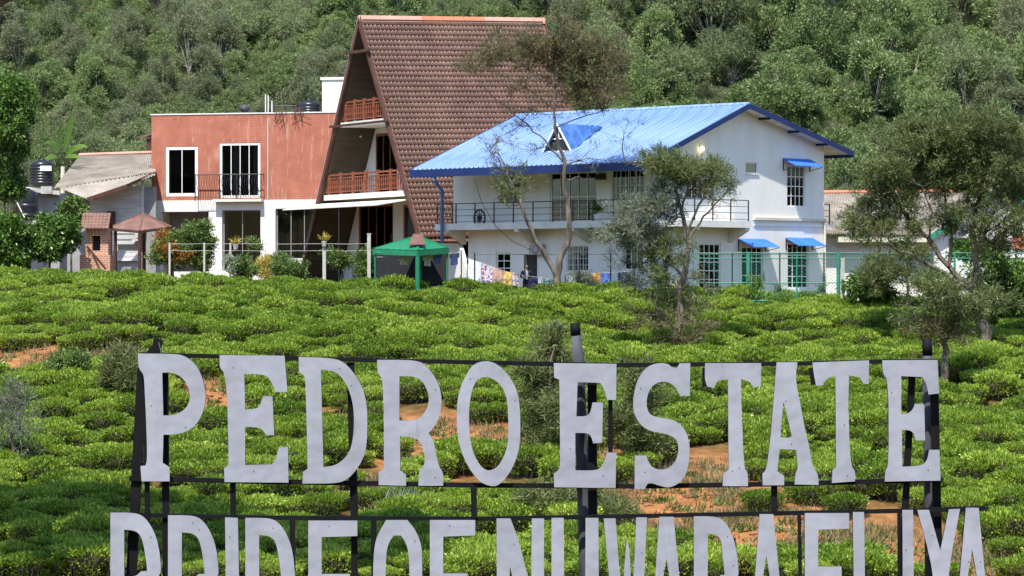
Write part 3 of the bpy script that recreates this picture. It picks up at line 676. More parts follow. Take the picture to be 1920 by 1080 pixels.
# ================================================================== terracotta flat-roofed building
RBL = (P3(284, 500, 176.0).x, 176.0, 0.0); RRZ = R(-14); RB = Frame(RBL, RRZ); rb = empty('terracotta_building', RBL, RRZ, KRB)
tag(rb, 'flat roofed terracotta building with white ground floor beside the A-frame', 'building')
def rfn(px, py, c=0.0): v = RB.hit(px, py, 1, c); return v.x, v.z
xr1 = rfn(655, 300)[0]; zt = rfn(300, 216)[1]; zm = rfn(300, 376)[1]
wa = rect(rfn, 311, 275, 371, 368); wb = rect(rfn, 412, 268, 488, 371)
MB(FR).wall(0, xr1, zm, zt, 0, .28, [wa, wb]).build('upper_wall', 'red_facade', rb)
MB().box(0, .28, .285, 7, zm, zt - .01).build('side_wall', 'red_facade', rb)
MB().box(0, xr1, 7.0, 7.25, -1, zt - .02).build('rear_wall', 'white_wall', rb)
MB().box(.3, xr1 - .1, .3, 6.98, zt - .6, zt - .45).build('roof_slab', 'concrete', rb)
MB().box(-.04, xr1 + .02, -.04, .32, zt + .002, zt + .07).build('parapet_cap', 'slab_white', rb)
MB().box(-.02, xr1, .285, 6.95, zm - .3, zm - .02).build('floor_slab', 'slab_white', rb)
zl_ = rfn(400, 394)[1]
o1 = rect(rfn, 302, 397, 392, 500); o2 = rect(rfn, 417, 394, 489, 520); o3 = rect(rfn, 517, 391, 596, 486); fl = .9
o1 = (o1[0], o1[1], fl, o1[3]); o2 = (o2[0], o2[1], fl, o2[3])
MB(FR).wall(0, xr1, -.8, zm - .003, -.06, .30, [o1, o2, o3]).build('lower_wall', 'white_wall', rb)
MB().box(0, .25, .31, 7, -.8, zm - .31).build('side_wall', 'white_wall', rb)
MB().box(o1[0] - .2, o1[1] + .3, 2.2, 2.3, -.5, zm - .35).build('recess_wall', 'wall_grey', rb)
MB().box(.3, xr1 - .1, 4.2, 4.3, -.5, zm - .35).build('partition', 'wall_grey', rb); MB().box(.3, xr1 - .1, 3.2, 3.3, zm, zt - .65).build('partition', 'room_dark', rb)
window(rb, FR, *wa, 2, 1, fw=.17, d0=.02, curtain=[(.05, .45, 'curtain_grey')])
window(rb, FR, *wb, 4, 1, fw=.13, d0=.02, name='glazed_door', curtain=[(0, .3, 'curtain_grey'), (.28, .52, 'curtain_white'), (.5, .8, 'curtain_grey'), (.78, 1, 'curtain_white')])
window(rb, FR, *o2, 2, 1, fw=.06, d0=.16, name='shop_window', fmat='wall_grey', glass='glass_shop')
window(rb, FR, *o3, 3, 1, fw=.06, d0=.16, name='shop_window', fmat='wall_grey', glass='glass_shop')
MB(FR).box(rfn(405, 380)[0], rfn(496, 380)[0], -.55, -.062, zm - .1, zm + .03).build('balcony_slab', 'slab_white', rb)
b0, _ = rfn(366, 350, -.5); b1, _ = rfn(489, 350, -.5); zb0 = zm + .05; zb1 = rfn(430, 327, -.5)[1]
rl = MB(); rl.tube([(b0, -.02, zb1), (b0, -.5, zb1), (b1, -.5, zb1), (b1, -.02, zb1)], .03, 6); rl.tube([(b0, -.02, zb0 + .1), (b0, -.5, zb0 + .1), (b1, -.5, zb0 + .1), (b1, -.02, zb0 + .1)], .02, 6)
ro = rl.build('iron_railing', 'dark_metal', rb)
for x in (b0, rfn(412, 350, -.5)[0], rfn(444, 350, -.5)[0], b1): MB().box(x - .025, x + .025, -.525, -.475, zb0 - .1, zb1).build('post', 'dark_metal', ro)
pm = None; nb = 26
for k in range(1, nb):
    x = b0 + (b1 - b0) * k / nb; H = zb1 - zb0 - .1
    if pm is None:
        o = MB().tube([(.05 * math.sin(t * 6.28), -.14 * math.sin(t * 3.14) ** 2, t * H) for t in np.linspace(0, 1, 9)], .013, 5).build('baluster', 'dark_metal', ro); pm = o.data
    else: o = link(bpy.data.objects.new('baluster', pm), ro)
    o.location = (x, -.5, zb0 + .1)
xx, _ = rfn(503, 300); MB().tube([(xx, -.05, zt - .25), (xx, -.05, zm + .05)], .022, 5).build('pipe', 'slab_white', rb)
e = MB(); e.hexa([(-.65, .1, zt - 1.25), (-.02, .1, zt - 1.05), (-.02, 3, zt - 1.05), (-.65, 3, zt - 1.25), (-.65, .1, zt - 1.12), (-.02, .1, zt - .92), (-.02, 3, zt - .92), (-.65, 3, zt - 1.12)]); e.build('side_eave', 'tile_brown', rb)
MB().box(-.4, -.02, .3, 2.5, zt - 1.9, zt - 1.28).build('eave_box', 'wood_dark', rb)
for kx in range(3): MB().box(rfn(416, 480)[0] - .5 - .0, rfn(416, 480)[0] + .9, -.45 - .3 * kx, -.45 + .28 - .3 * kx, .2, fl - .22 * (kx + .4)).build('step', 'slab_white', rb)
# white stair house on the roof
sw = empty('stair_house', RB.loc + Matrix.Rotation(RRZ, 3, 'Z') @ Vector((0, 0, 0)), RRZ, KRB)
a0, z1 = rfn(604, 150, 2.0); a1, _ = rfn(652, 150, 2.0)
MB(FR).box(a0, a1 + .6, 2.0, 4.5, zt - .44, z1).build('wall', 'white_wall', sw); MB(FR).box(a0 - .08, a1 + .7, 1.92, 4.6, z1 + .002, z1 + .14).build('roof_slab', 'slab_white', sw)
for k in (.3, .9): MB(FR).tube([(a0 + k, 2.2, z1 + .14), (a0 + k, 2.2, z1 + .45)], .02, 5).build('starter_bar', 'dark_metal', sw)
tag(sw, 'white rendered stair block rising above the terracotta parapet', 'stair block')
def roof_item(name, px, c): v = RB.hit(px, 200, 1, c); return empty(name, RB.loc + Matrix.Rotation(RRZ, 3, 'Z') @ Vector((v.x, c, zt - .45)), RRZ, KRB)
def tank(t, r, h, mname='black_plastic', label=True, ribs=6):
    pr = [(r * .96, 0)]
    for k in range(ribs): z = h * .12 + h * .62 * k / ribs; pr += [(r, z), (r, z + h * .05), (r * .955, z + h * .062), (r * .955, z + h * .095)]
    pr += [(r, h * .78), (r * .9, h * .88), (r * .5, h * .96), (r * .3, h * .97)]
    MB().lathe((0, 0, 0), pr, 24).build('body', mname, t, True); MB().lathe((0, 0, h * .955), [(r * .34, 0), (r * .34, .07), (r * .2, .10)], 16).build('lid', mname, t, True)
t = roof_item('water_tank', 580, 2.4); tank(t, .62, 1.30); MB().box(-.5, .5, -.66, -.60, .3, .62).build('label_panel', 'label_white', t)
tag(t, 'black domed water tank behind the terracotta parapet', 'water tank')
t = roof_item('roof_vent', 458, 1.0); MB().lathe((0, 0, 0), [(.18, 0), (.18, .65), (.3, .70), (.3, .95), (.1, 1.02)], 14).build('cowl', 'galv', t, True); MB().tube([(.38, 0, 0), (.38, 0, .95)], .03, 5).build('stay', 'galv', t); MB().tube([(-.38, 0, 0), (-.38, 0, .95)], .03, 5).build('stay', 'galv', t)
tag(t, 'small round metal vent on the terracotta roof', 'vent')
for px, hh_, lb in ((498, 1.55, 'leftmost thin white pole standing on the terracotta parapet'), (503, 1.5, 'thin white pole on the terracotta parapet close right of the leftmost pole'), (510, 1.2, 'shorter white pole on the terracotta parapet, right of two taller poles')):
    t = roof_item('pole', px, .8); MB().tube([(0, 0, 0), (0, 0, hh_)], .035, 6).build('shaft', 'slab_white', t); MB().box(-.1, .1, -.1, .1, 0, .06).build('base', 'concrete', t); tag(t, lb, 'pole')
t = roof_item('roof_railing', 515, 1.5); Lr = rfn(556, 195, 1.5)[0] - rfn(515, 195, 1.5)[0]
ro = MB().tube([(0, 0, .95), (Lr, 0, .95)], .03, 6).build('rail', 'dark_metal', t)
for k in range(3): MB().box(Lr * k / 2 - .02, Lr * k / 2 + .02, -.02, .02, 0, .95).build('post', 'dark_metal', t)
tag(t, 'low dark railing on the terracotta roof left of the water tank', 'railing')
# ------------------------------------------------------------------ neighbouring houses
def patch(TLp, TRp, BRp, BLp, waves, amp, th=.02, sub=4):
    """corrugated sheet stretched between four corners, waves across the width"""
    TLp, TRp, BRp, BLp = map(Vector, (TLp, TRp, BRp, BLp)); nn = (TRp - TLp).cross(BLp - TLp).normalized()
    if nn.z < 0: nn = -nn
    N = waves * sub; V = []; Fs = []
    for k in range(N + 1):
        u = k / N; h = amp * math.sin(2 * math.pi * k / sub)
        t = TLp.lerp(TRp, u) + nn * h; b = BLp.lerp(BRp, u) + nn * h
        V += [t, b, t - nn * th, b - nn * th]
    for k in range(N): i = 4 * k; Fs += [(i, i + 1, i + 5, i + 4), (i + 2, i + 6, i + 7, i + 3), (i + 1, i + 3, i + 7, i + 5), (i, i + 4, i + 6, i + 2)]
    return V, Fs
def rootat(name, p, label, cat, group=None): e = empty(name, p); tag(e, label, cat, group); return e
class Sub:
    """geometry given in world space, stored relative to a root"""
    def __init__(s, root): s.r = root; s.o = Vector(root.location)
    def mb(s): return MB(lambda x, y, z: (x - s.o.x, y - s.o.y, z - s.o.z))

# white boarded house on the left
r_ = rootat('boarded_house', P3(190, 500, 186), 'low white boarded house with pale corrugated roof left of terracotta building', 'house'); S = Sub(r_)
S.mb().add(*patch(P3(150, 291, 196), P3(292, 288, 198), P3(292, 322, 188), P3(100, 353, 187), 44, .035)).build('roof', 'asbestos', r_)
S.mb().tube([P3(148, 291, 195.9), P3(292, 286, 197.9)], .14, 6).build('ridge_cap', 'ridge_pink', r_)
S.mb().add(*patch(P3(112, 352, 186.9), P3(291, 324, 187.9), P3(291, 328, 187.0), P3(164, 374, 184.6), 22, .04)).build('lean_to_roof', 'asbestos', r_)
S.mb().bar(P3(164, 374, 184.5), P3(238, 349, 185.3), .10, .22).build('fascia', 'wood_barge', r_)
S.mb().bar(P3(238, 348, 185.3), P3(290, 325, 187.9), .10, .16).build('fascia', 'wood_dark', r_)
npl = 17
for k in range(npl):
    y0 = 350 + k * 8.2; xl = 170; top = 366 - (y0 - 350) * 0
    z1 = (540 - y0) / F * 187.4; z0 = (540 - y0 - 8.0) / F * 187.4
    x0 = 170 if y0 > 372 else 170 + (372 - y0) * 2.2
    A = P3(x0, 0, 187.4).x; B = P3(264, 0, 187.4).x
    S.mb().hexa([(A, 187.41, z0), (B, 187.41, z0), (B, 187.5, z0), (A, 187.5, z0), (A, 187.42, z1), (B, 187.42, z1), (B, 187.5, z1), (A, 187.5, z1)]).build('plank', 'plank_white', r_)
S.mb().box(P3(170, 0, 187.6).x, P3(292, 0, 187.6).x, 187.6, 188.0, .2, P3(0, 350, 187.6).z).build('wall', 'wall_grey', r_)
S.mb().box(P3(264.5, 0, 187.4).x, P3(270, 0, 187.4).x, 187.3, 187.55, .3, P3(0, 340, 187.4).z).build('post', 'plank_white', r_)
S.mb().box(P3(200, 0, 187.2).x, P3(216, 0, 187.2).x, 187.1, 187.34, P3(0, 420, 187).z, P3(0, 396, 187).z).build('hatch', 'wood_dark', r_)
S.mb().box(P3(100, 0, 190).x, P3(172, 0, 190).x, 188.5, 189, .2, P3(0, 362, 188).z).build('wall', 'wall_grey', r_)

# right-hand house with beige corrugated roof
r_ = rootat('beige_roofed_house', P3(1700, 560, 170), 'low white house with beige corrugated roof behind the trees on right', 'house'); S = Sub(r_)
S.mb().add(*patch(P3(1520, 362, 174), P3(1850, 360, 174), P3(1752, 440, 166), P3(1528, 437, 166), 60, .045)).build('roof', 'asbestos', r_)
S.mb().tube([P3(1520, 361, 174), P3(1850, 359, 174)], .14, 6).build('ridge_cap', 'ridge_orange', r_)
S.mb().box(P3(1572, 0, 166).x, P3(1745, 0, 166).x, 166.1, 166.25, P3(0, 454, 166).z, P3(0, 443, 166).z).build('fascia', 'plastic_teal' if False else 'cream', r_)
S.mb().box(P3(1530, 0, 167).x, P3(1750, 0, 167).x, 167.0, 167.3, -1.5, P3(0, 446, 167).z).build('wall', 'white_wall', r_)
ax, wy = 1882, 165.0
ap = P3(ax, 345, wy); el = P3(1742, 443, wy); er = P3(2030, 445, wy); back = Vector((0, 9, 0))
V = [Vector((el.x + .3, wy + .4, -1.5)), Vector((er.x - .3, wy + .4, -1.5)), Vector((er.x - .3, wy + .4, er.z)), Vector((ap.x, wy + .4, ap.z - .1)), Vector((el.x + .3, wy + .4, el.z))]
S.mb().add(V + [v + Vector((0, .3, 0)) for v in V], [(0, 1, 2, 3, 4), (9, 8, 7, 6, 5)] + [(i, i + 5, (i + 1) % 5 + 5, (i + 1) % 5) for i in range(5)]).build('gable_wall', 'white_wall', r_)
S.mb().add(*patch(ap + back, ap, el, el + back, 24, .04)).build('gable_roof', 'asbestos', r_); S.mb().add(*patch(ap, ap + back, er + back, er, 24, .04)).build('gable_roof', 'asbestos', r_)
S.mb().bar(el + Vector((0, -.05, -.12)), ap + Vector((0, -.05, -.12)), .08, .28).build('barge_board', 'green_fence', r_); S.mb().bar(er + Vector((0, -.05, -.12)), ap + Vector((0, -.05, -.12)), .08, .28).build('barge_board', 'green_fence', r_)
wx0, wx1 = P3(1781, 0, wy).x, P3(1813, 0, wy).x; wz0, wz1 = P3(0, 474, wy).z, P3(0, 446, wy).z
f = S.mb(); f.box(wx0, wx1, wy + .30, wy + .38, wz0, wz1); wo = f.build('window', 'wood_dark', r_); S.mb().box(wx0 + .08, (wx0 + wx1) / 2 - .03, wy + .27, wy + .29, wz0 + .08, wz1 - .08).build('pane', 'glass_shop', wo); S.mb().box((wx0 + wx1) / 2 + .03, wx1 - .08, wy + .27, wy + .29, wz0 + .08, wz1 - .08).build('pane', 'glass_shop', wo)
q0 = P3(1900, 452, wy); S.mb().box(q0.x, q0.x + .9, wy + .28, wy + .38, q0.z - .4, q0.z + .35).build('window', 'ridge_orange', r_)

# ------------------------------------------------------------------ shed with tanks, brick oven, gazebos
r_ = rootat('tank_shed', P3(75, 470, 178), 'dark shed carrying a black water tank beside leafy hedge', 'shed'); S = Sub(r_)
S.mb().box(P3(58, 0, 178).x, P3(112, 0, 178).x, 178, 181, .3, P3(0, 362, 178).z).build('wall', 'wall_grey', r_)
S.mb().hexa([P3(42, 357, 177.4), P3(112, 366, 177.4), P3(112, 364, 181), P3(42, 355, 181), P3(42, 351, 177.4), P3(112, 360, 177.4), P3(112, 358, 181), P3(42, 349, 181)]).build('roof_slab', 'concrete', r_)
S.mb().box(P3(80, 0, 178).x, P3(100, 0, 178).x, 177.3, 177.8, P3(0, 364, 178).z, P3(0, 350, 178).z).build('block', 'concrete', r_)
t = rootat('water_tank', P3(79, 350, 179), 'ribbed black water tank with white label on the shed roof', 'water tank'); tank(t, .68, 1.52); MB().box(.0, .62, -.69, -.62, .86, 1.14).build('label_panel', 'label_white', t)
t = rootat('water_tank', P3(50, 412, 176.5), 'smooth dark water tank standing low behind the leafy hedge', 'water tank'); tank(t, .62, 1.72, ribs=2)
MB().box(-.9, .6, -.4, .4, -.25, -.01).build('plinth', 'concrete', t)
t = rootat('bamboo_pole', P3(44, 405, 175), 'thin pale pole leaning against the low dark water tank', 'pole'); S = Sub(t); S.mb().tube([P3(46, 408, 175.0), P3(18, 352, 175.6)], .035, 6).build('shaft', 'cream', t)

r_ = rootat('brick_oven', P3(180, 503, 160), 'small brick shrine with dark niche and little tiled roof', 'brick shrine'); S = Sub(r_); Y0 = 160
def bx(x0, x1, y0, y1, d0, d1, nm, mn, root=r_, S_=None, Yr=160):
    return (S_ or S).mb().box(P3(x0, 0, Yr).x, P3(x1, 0, Yr).x, Yr + d0, Yr + d1, P3(0, y1, Yr).z, P3(0, y0, Yr).z).build(nm, mn, root)
bx(151, 208, 478, 515, -.3, 1.2, 'base', 'small_brick')
S.mb().wall(P3(160, 0, 160).x, P3(203, 0, 160).x, P3(0, 478.2, 160).z, P3(0, 428, 160).z, 160, 160.9, [(P3(173, 0, 160).x, P3(188, 0, 160).x, P3(0, 470, 160).z, P3(0, 442, 160).z)]).build('wall', 'small_brick', r_)
bx(172, 189, 441, 471, .5, .6, 'niche', 'room_dark')
ov = S.mb(); A, B = P3(153, 0, 160).x, P3(206, 0, 160).x
for k in range(5):
    z1 = P3(0, 400 + k * 5.6, 160).z; z0 = P3(0, 406.5 + k * 5.6, 160).z; yb = 160.45 - k * .17
    for j in range(8):
        xa = A + (B - A) * j / 8; xb = A + (B - A) * (j + 1) / 8 - .012
        ov.hexa([(xa, yb - .2, z0), (xb, yb - .2, z0), (xb, yb + .02, z1), (xa, yb + .02, z1), (xa, yb - .2, z0 + .05), (xb, yb - .2, z0 + .05), (xb, yb + .02, z1 + .03), (xa, yb + .02, z1 + .03)])
ov.build('roof_tiles', 'gazebo_brown', r_)['kind'] = 'stuff'
S.mb().hexa([(A, 160.45, P3(0, 401, 160).z), (B, 160.45, P3(0, 401, 160).z), (B, 161.3, P3(0, 428, 160).z), (A, 161.3, P3(0, 428, 160).z), (A, 160.45, P3(0, 400, 160).z), (B, 160.45, P3(0, 400, 160).z), (B, 161.3, P3(0, 426, 160).z), (A, 161.3, P3(0, 426, 160).z)]).build('roof_back', 'gazebo_brown', r_)
t = rootat('plank', P3(198, 502, 159), 'thin weathered plank leaning on the brick shrine', 'plank'); S2 = Sub(t); S2.mb().bar(P3(198, 504, 159.0), P3(163, 462, 159.9), .05, .10).build('board', 'wood_barge', t)

def pavilion(name, apx, corners, label, cat, rmat, pmat, zg, beam=.16, ridge=None, postr=.07):
    r_ = rootat(name, Vector((apx.x, apx.y, zg)), label, cat); S = Sub(r_); nC = len(corners)
    for i in range(nC):
        a, b = corners[i], corners[(i + 1) % nC]; V, Fs = patch(apx + (a - apx) * .02, apx + (b - apx) * .02, b, a, 7, .012, .03); S.mb().add(V, Fs).build('roof_panel', rmat, r_)
        S.mb().bar(a + Vector((0, 0, -beam / 2 - .03)), b + Vector((0, 0, -beam / 2 - .03)), .07, beam).build('eave_beam', pmat, r_)
        S.mb().bar(a + (apx - a) * .01, apx, .10, .05).build('hip_cap', ridge or rmat, r_)
        ins = a + (Vector((apx.x, apx.y, a.z)) - a) * .04
        S.mb().tube([Vector((ins.x, ins.y, zg - .6)), ins + Vector((0, 0, -.05))], postr, 8).build('post', pmat, r_)
    return r_, S
ap = P3(268, 399, 170); cs = [P3(204, 427, 169.2), P3(262, 432, 167.6), P3(316, 425, 168.8), P3(322, 424, 171), P3(270, 420, 172.5), P3(214, 423, 171.5)]
pv, S = pavilion('garden_pavilion', ap, cs, 'open garden pavilion with brown hipped sheet roof beside brick shrine', 'pavilion', 'gazebo_brown', 'wood_dark', P3(0, 500, 168).z, .12, 'brown_sheet', .10)
S.mb().box(P3(215, 0, 172).x, P3(262, 0, 172).x, 172, 172.1, P3(0, 470, 172).z, P3(0, 458, 172).z).build('bench_rail', 'plank_white', pv)
for k in range(4): S.mb().box(P3(212, 0, 172.6).x, P3(268, 0, 172.6).x, 172.6, 172.66, P3(0, 437 + 11 * k, 172).z, P3(0, 429 + 11 * k, 172).z).build('slat', 'plank_white', pv)
ap = P3(783, 441, 148.6); cs = [P3(700, 466, 148.4), P3(783, 469, 146.9), P3(841, 464, 148.6), P3(790, 462, 150.4)]
zg = gz(-4.4, 148)
gp, S = pavilion('green_gazebo', ap, cs, 'green metal gazebo with hipped roof beside the white house', 'gazebo', 'green_paint', 'green_paint', zg - .3, .24, 'green_paint', .045)
S.mb().hexa([ap + Vector((-.2, -.05, .04)), ap + Vector((.25, -.05, .04)), P3(797, 461, 147.2) + Vector((0, 0, .05)), P3(766, 462, 147.25) + Vector((0, 0, .05)), ap + Vector((-.2, -.05, .07)), ap + Vector((.25, -.05, .07)), P3(797, 461, 147.2) + Vector((0, 0, .08)), P3(766, 462, 147.25) + Vector((0, 0, .08))]).build('patch_panel', 'brown_sheet', gp)
fp = cs[1]; S.mb().tube([Vector((fp.x, fp.y + .1, zg - .6)), Vector((fp.x, fp.y + .1, fp.z - .2))], .11, 10).build('corner_post', 'green_paint', gp)
S.mb().box(P3(706, 0, 149.6).x, P3(836, 0, 149.6).x, 150.3, 150.36, zg - .5, P3(0, 472, 150).z).build('net_screen', 'cloth_black', gp)
S.mb().tube([P3(703, 474, 148.3), P3(783, 478, 147)], .03, 5).build('rail', 'green_paint', gp)
# ------------------------------------------------------------------ fences
def fence_line(name, pts, Y, ybase, ytop, mname, label, postw, rails, wires=0, rr_=.02, round_=True):
    """posts at picture columns, rails between them; stands on the real ground"""
    P = [Vector((P3(x, 0, Y).x, Y, 0)) for x in pts]; r_ = rootat(name, Vector((P[0].x, Y, gz(P[0].x, Y))), label, 'fence'); S = Sub(r_)
    for p, w_ in zip(P, postw):
        zt_ = (540 - ytop) / F * Y; zb_ = gz(p.x, Y) - .4
        (S.mb().tube([(p.x, Y, zb_), (p.x, Y, zt_)], w_, 8) if round_ else S.mb().box(p.x - w_, p.x + w_, Y - w_, Y + w_, zb_, zt_)).build('post', mname, r_)
    for yr_ in rails:
        m_ = S.mb()
        for a, b in zip(P[:-1], P[1:]):
            za = (540 - yr_) / F * Y; m_.tube([(a.x, Y - .03, za), ((a.x + b.x) / 2, Y - .03, za - .02), (b.x, Y - .03, za)], rr_, 5)
        m_.build('rail', mname, r_)
    if wires:
        m_ = S.mb(); x0, x1 = P[0].x, P[-1].x; zt_ = (540 - min(rails)) / F * Y; zb_ = (540 - ybase) / F * Y; hgt = zt_ - zb_; k = x0
        while k < x1:
            for sg in (1, -1):
                a = k if sg > 0 else k + hgt; b = k + hgt if sg > 0 else k
                m_.bar((min(a, x1), Y + .01 * sg, zb_), (min(b, x1), Y + .01 * sg, zt_), .009)
            k += wires
        m_.build('wire_mesh', mname, r_)
    return r_
fence_line('mesh_fence', [1300, 1403, 1494, 1572, 1702, 1790, 1880, 1950], 147.0, 572, 472, 'green_fence', 'green wire mesh fence along the right edge of the tea', [.03, .09, .035, .09, .06, .05, .05, .05], [484, 474, 530], .16, .022)
fence_line('pipe_fence', [890, 1145, 1373, 1462, 1545, 1660], 148.6, 560, 473, 'dark_metal', 'thin dark pipe fence in front of the white house', [.035] * 6, [476.5], 0, .016)
fence_line('wire_fence', [318, 383, 432, 608, 690], 152.5, 505, 455, 'concrete', 'concrete post and wire fence in front of terracotta building', [.045, .045, .045, .06, .05], [457, 470], 0, .012, False)
for px, py0, py1, Y, lb in ((608, 455, 512, 151.0, 'pale concrete post left of the green gazebo, plant on top'), (692, 440, 520, 151.4, 'tall pale concrete post at the left corner of green gazebo'), (1580, 487, 560, 146.0, 'pale concrete post just right of the green fence corner')):
    p = P3(px, py1, Y); t = rootat('concrete_post', Vector((p.x, Y, gz(p.x, Y))), lb, 'post'); S = Sub(t); zt_ = P3(0, py0, Y).z
    S.mb().box(p.x - .08, p.x + .08, Y - .08, Y + .08, gz(p.x, Y) - .4, zt_).build('shaft', 'concrete', t); S.mb().box(p.x - .095, p.x + .095, Y - .095, Y + .095, zt_ + .002, zt_ + .06).build('cap', 'concrete', t)

# ------------------------------------------------------------------ cartwheel, pots, laundry, person, stump
v = BH.hit(899, 409, 1, -1.05); t = empty('cartwheel', BH.loc + Matrix.Rotation(BRZ, 3, 'Z') @ v, BRZ, KBH)
rm = MB(); rm.tube([(.40 * math.cos(k), 0, .44 * math.sin(k)) for k in np.linspace(0, 2 * math.pi, 29)], .045, 6); rm.build('rim', 'dark_metal', t)
hb = MB(); hb.tube([(0, -.1, 0), (0, .1, 0)], .10, 10); hb.build('hub', 'dark_metal', t)
for k in range(12): a = k * math.pi / 6; MB().bar((.08 * math.cos(a), 0, .08 * math.sin(a)), (.39 * math.cos(a), 0, .43 * math.sin(a)), .045, .035).build('spoke', 'wood_dark', t)
tag(t, 'dark wooden cartwheel leaning on the balcony railing of the white house', 'wheel')

LINES = [[(876, 484), (905, 494), (940, 507), (985, 517), (1042, 524)], [(1060, 520), (1110, 513), (1150, 511), (1190, 508)], [(706, 482), (783, 482), (865, 473)]]
for k, (ln, lb) in enumerate(zip(LINES, ('sloping clothesline with laundry left of the bare tree', 'clothesline with laundry right of the bare tree', 'clothesline strung under the green gazebo'))):
    Yl = 149.3 if k < 2 else 149.0; t = rootat('clothesline', P3(*ln[0], Yl), lb, 'clothesline'); S = Sub(t); S.mb().tube([P3(x, y, Yl) for x, y in ln], .012, 5).build('rope', 'concrete', t)
    for x, y in (ln[0], ln[-1]): p = P3(x, y, Yl); S.mb().tube([p + Vector((0, .02, .1)), Vector((p.x, p.y + .02, gz(p.x, p.y) - .3))], .03, 6).build('pole', 'dark_metal', t)
def line_y(k, x): L_ = LINES[k]; return float(np.interp(x, [a for a, b in L_], [b for a, b in L_]))
def laundry(k, x0, x1, h, mname, label, cat='laundry', Yo=0.0, shirt=False, seed=0):
    Yl = (149.3 if k < 2 else 149.0) - .03 + Yo; t = rootat(cat.replace(' ', '_'), P3((x0 + x1) / 2, line_y(k, (x0 + x1) / 2), Yl), label, cat, 'laundry hung out to dry'); S = Sub(t); g = random.Random(seed + int(x0))
    nx_, nz_ = 12, 7; V = []; Fs = []; ph = g.uniform(0, 6); fr = g.uniform(2.2, 4.0)
    for side in (0, 1):
        for j in range(nz_ + 1):
            for i in range(nx_ + 1):
                u, w_ = i / nx_, j / nz_; x = x0 + (x1 - x0) * u; x += (x - (x0 + x1) / 2) * (-.06 * math.sin(w_ * 3.1))
                y = line_y(k, x0 + (x1 - x0) * u) + h * w_ * (1 + .06 * math.sin(u * 5 + ph)); p = P3(x, y, Yl)
                p.y += .05 * w_ * math.sin(u * fr * 3 + ph) + .02 * math.sin(w_ * 4 + ph) + side * .012; V.append(p)
    st = (nx_ + 1) * (nz_ + 1)
    for j in range(nz_):
        for i in range(nx_):
            if shirt and j > 2 and (i < 2 or i >= nx_ - 2): continue
            a = j * (nx_ + 1) + i; Fs.append((a, a + nx_ + 1, a + nx_ + 2, a + 1)); Fs.append((st + a, st + a + 1, st + a + nx_ + 2, st + a + nx_ + 1))
    S.mb().add(V, Fs).build('fabric', mname, t, True)
    pg = S.mb()
    for u in (.12, .88): x = x0 + (x1 - x0) * u; p = P3(x, line_y(k, x), Yl); pg.box(p.x - .012, p.x + .012, p.y - .03, p.y + .03, p.z - .03, p.z + .04)
    pg.build('pegs', 'cream', t)
laundry(0, 878, 902, 50, 'cloth_white', 'large plain white sheet, leftmost on the sloping clothesline')
laundry(0, 902.5, 924, 38, 'cloth_floral', 'white cloth with dark purple floral print on the sloping clothesline')
laundry(0, 924.5, 943, 30, 'cloth_pink', 'dusty pink towel on the sloping clothesline')
laundry(0, 943.5, 960, 28, 'cloth_yellow', 'pale yellow towel on the sloping clothesline')
laundry(0, 960.5, 974, 24, 'cloth_print', 'white and brown printed cloth on the sloping clothesline')
laundry(0, 989, 1012, 24, 'cloth_purple', 'dark purple cloth below the doorway on the sloping clothesline')
laundry(0, 1008.5, 1018, 34, 'cloth_white', 'narrow white cloth right of the dark purple cloth', Yo=-.12)
laundry(0, 1018.5, 1038, 34, 'cloth_teal', 'grey green cloth, rightmost on the sloping clothesline')
laundry(1, 1067, 1080, 22, 'cloth_white', 'small white cloth, leftmost on the line right of bare tree')
laundry(1, 1080.5, 1106, 24, 'cloth_print', 'printed reddish cloth left of the orange towel')
laundry(1, 1108, 1126, 21, 'cloth_orange', 'bright orange towel on the line right of bare tree')
laundry(1, 1127, 1144, 18, 'cloth_blue', 'dark blue cloth right of the orange towel', seed=2)
laundry(1, 1128, 1141, 38, 'cloth_white', 'white cloth hanging low behind the dark blue cloth', Yo=.2)
laundry(1, 1158, 1178, 34, 'cloth_navy', 'navy trousers, rightmost on the line right of bare tree')
laundry(2, 746, 768, 15, 'cloth_white', 'white shirt alone under the green gazebo', 'shirt', shirt=True)
laundry(2, 792, 811, 19, 'cloth_white', 'white shirt next to the blue shirt under the green gazebo', 'shirt', shirt=True)
laundry(2, 811.5, 829, 17, 'cloth_blue', 'light blue shirt under the green gazebo edge', 'shirt', shirt=True)
laundry(2, 842, 862, 22, 'cloth_navy', 'navy shirt hanging right of the green gazebo', 'shirt', shirt=True)
def potted(px, py, Y, r, h, mname, label, leaf='shrub_leaf', hgt=.5, n=60, seed=1, lw=.05, ll=.22):
    p = P3(px, py, Y); z = gz(p.x, Y); t = rootat('potted_plant', Vector((p.x, Y, max(z, p.z))), label, 'potted plant'); MB().lathe((0, 0, 0), [(r * .7, 0), (r, h * .9), (r * 1.08, h * .9), (r * 1.08, h), (r * .9, h), (r * .85, h * .9)], 14).build('pot', mname, t)
    g = rng(seed); D = g.normal(0, .55, (n, 3)); D[:, 2] = abs(D[:, 2]) + .5; D /= np.linalg.norm(D, axis=1)[:, None]; Pn = np.zeros((n, 3)); Pn[:, :2] = g.normal(0, r * .4, (n, 2)); Pn[:, 2] = h + g.uniform(0, hgt, n)
    V, Fc = leaves(Pn, D, g.uniform(.7, 1.3, n) * ll, g.uniform(.7, 1.3, n) * lw, g); obj('foliage', mesh_parts('foliage', [(V, Fc, leaf)]), t); MB().tube([(0, 0, h * .8), (0, 0, h + hgt)], .02, 5).build('stem', 'bark', t)
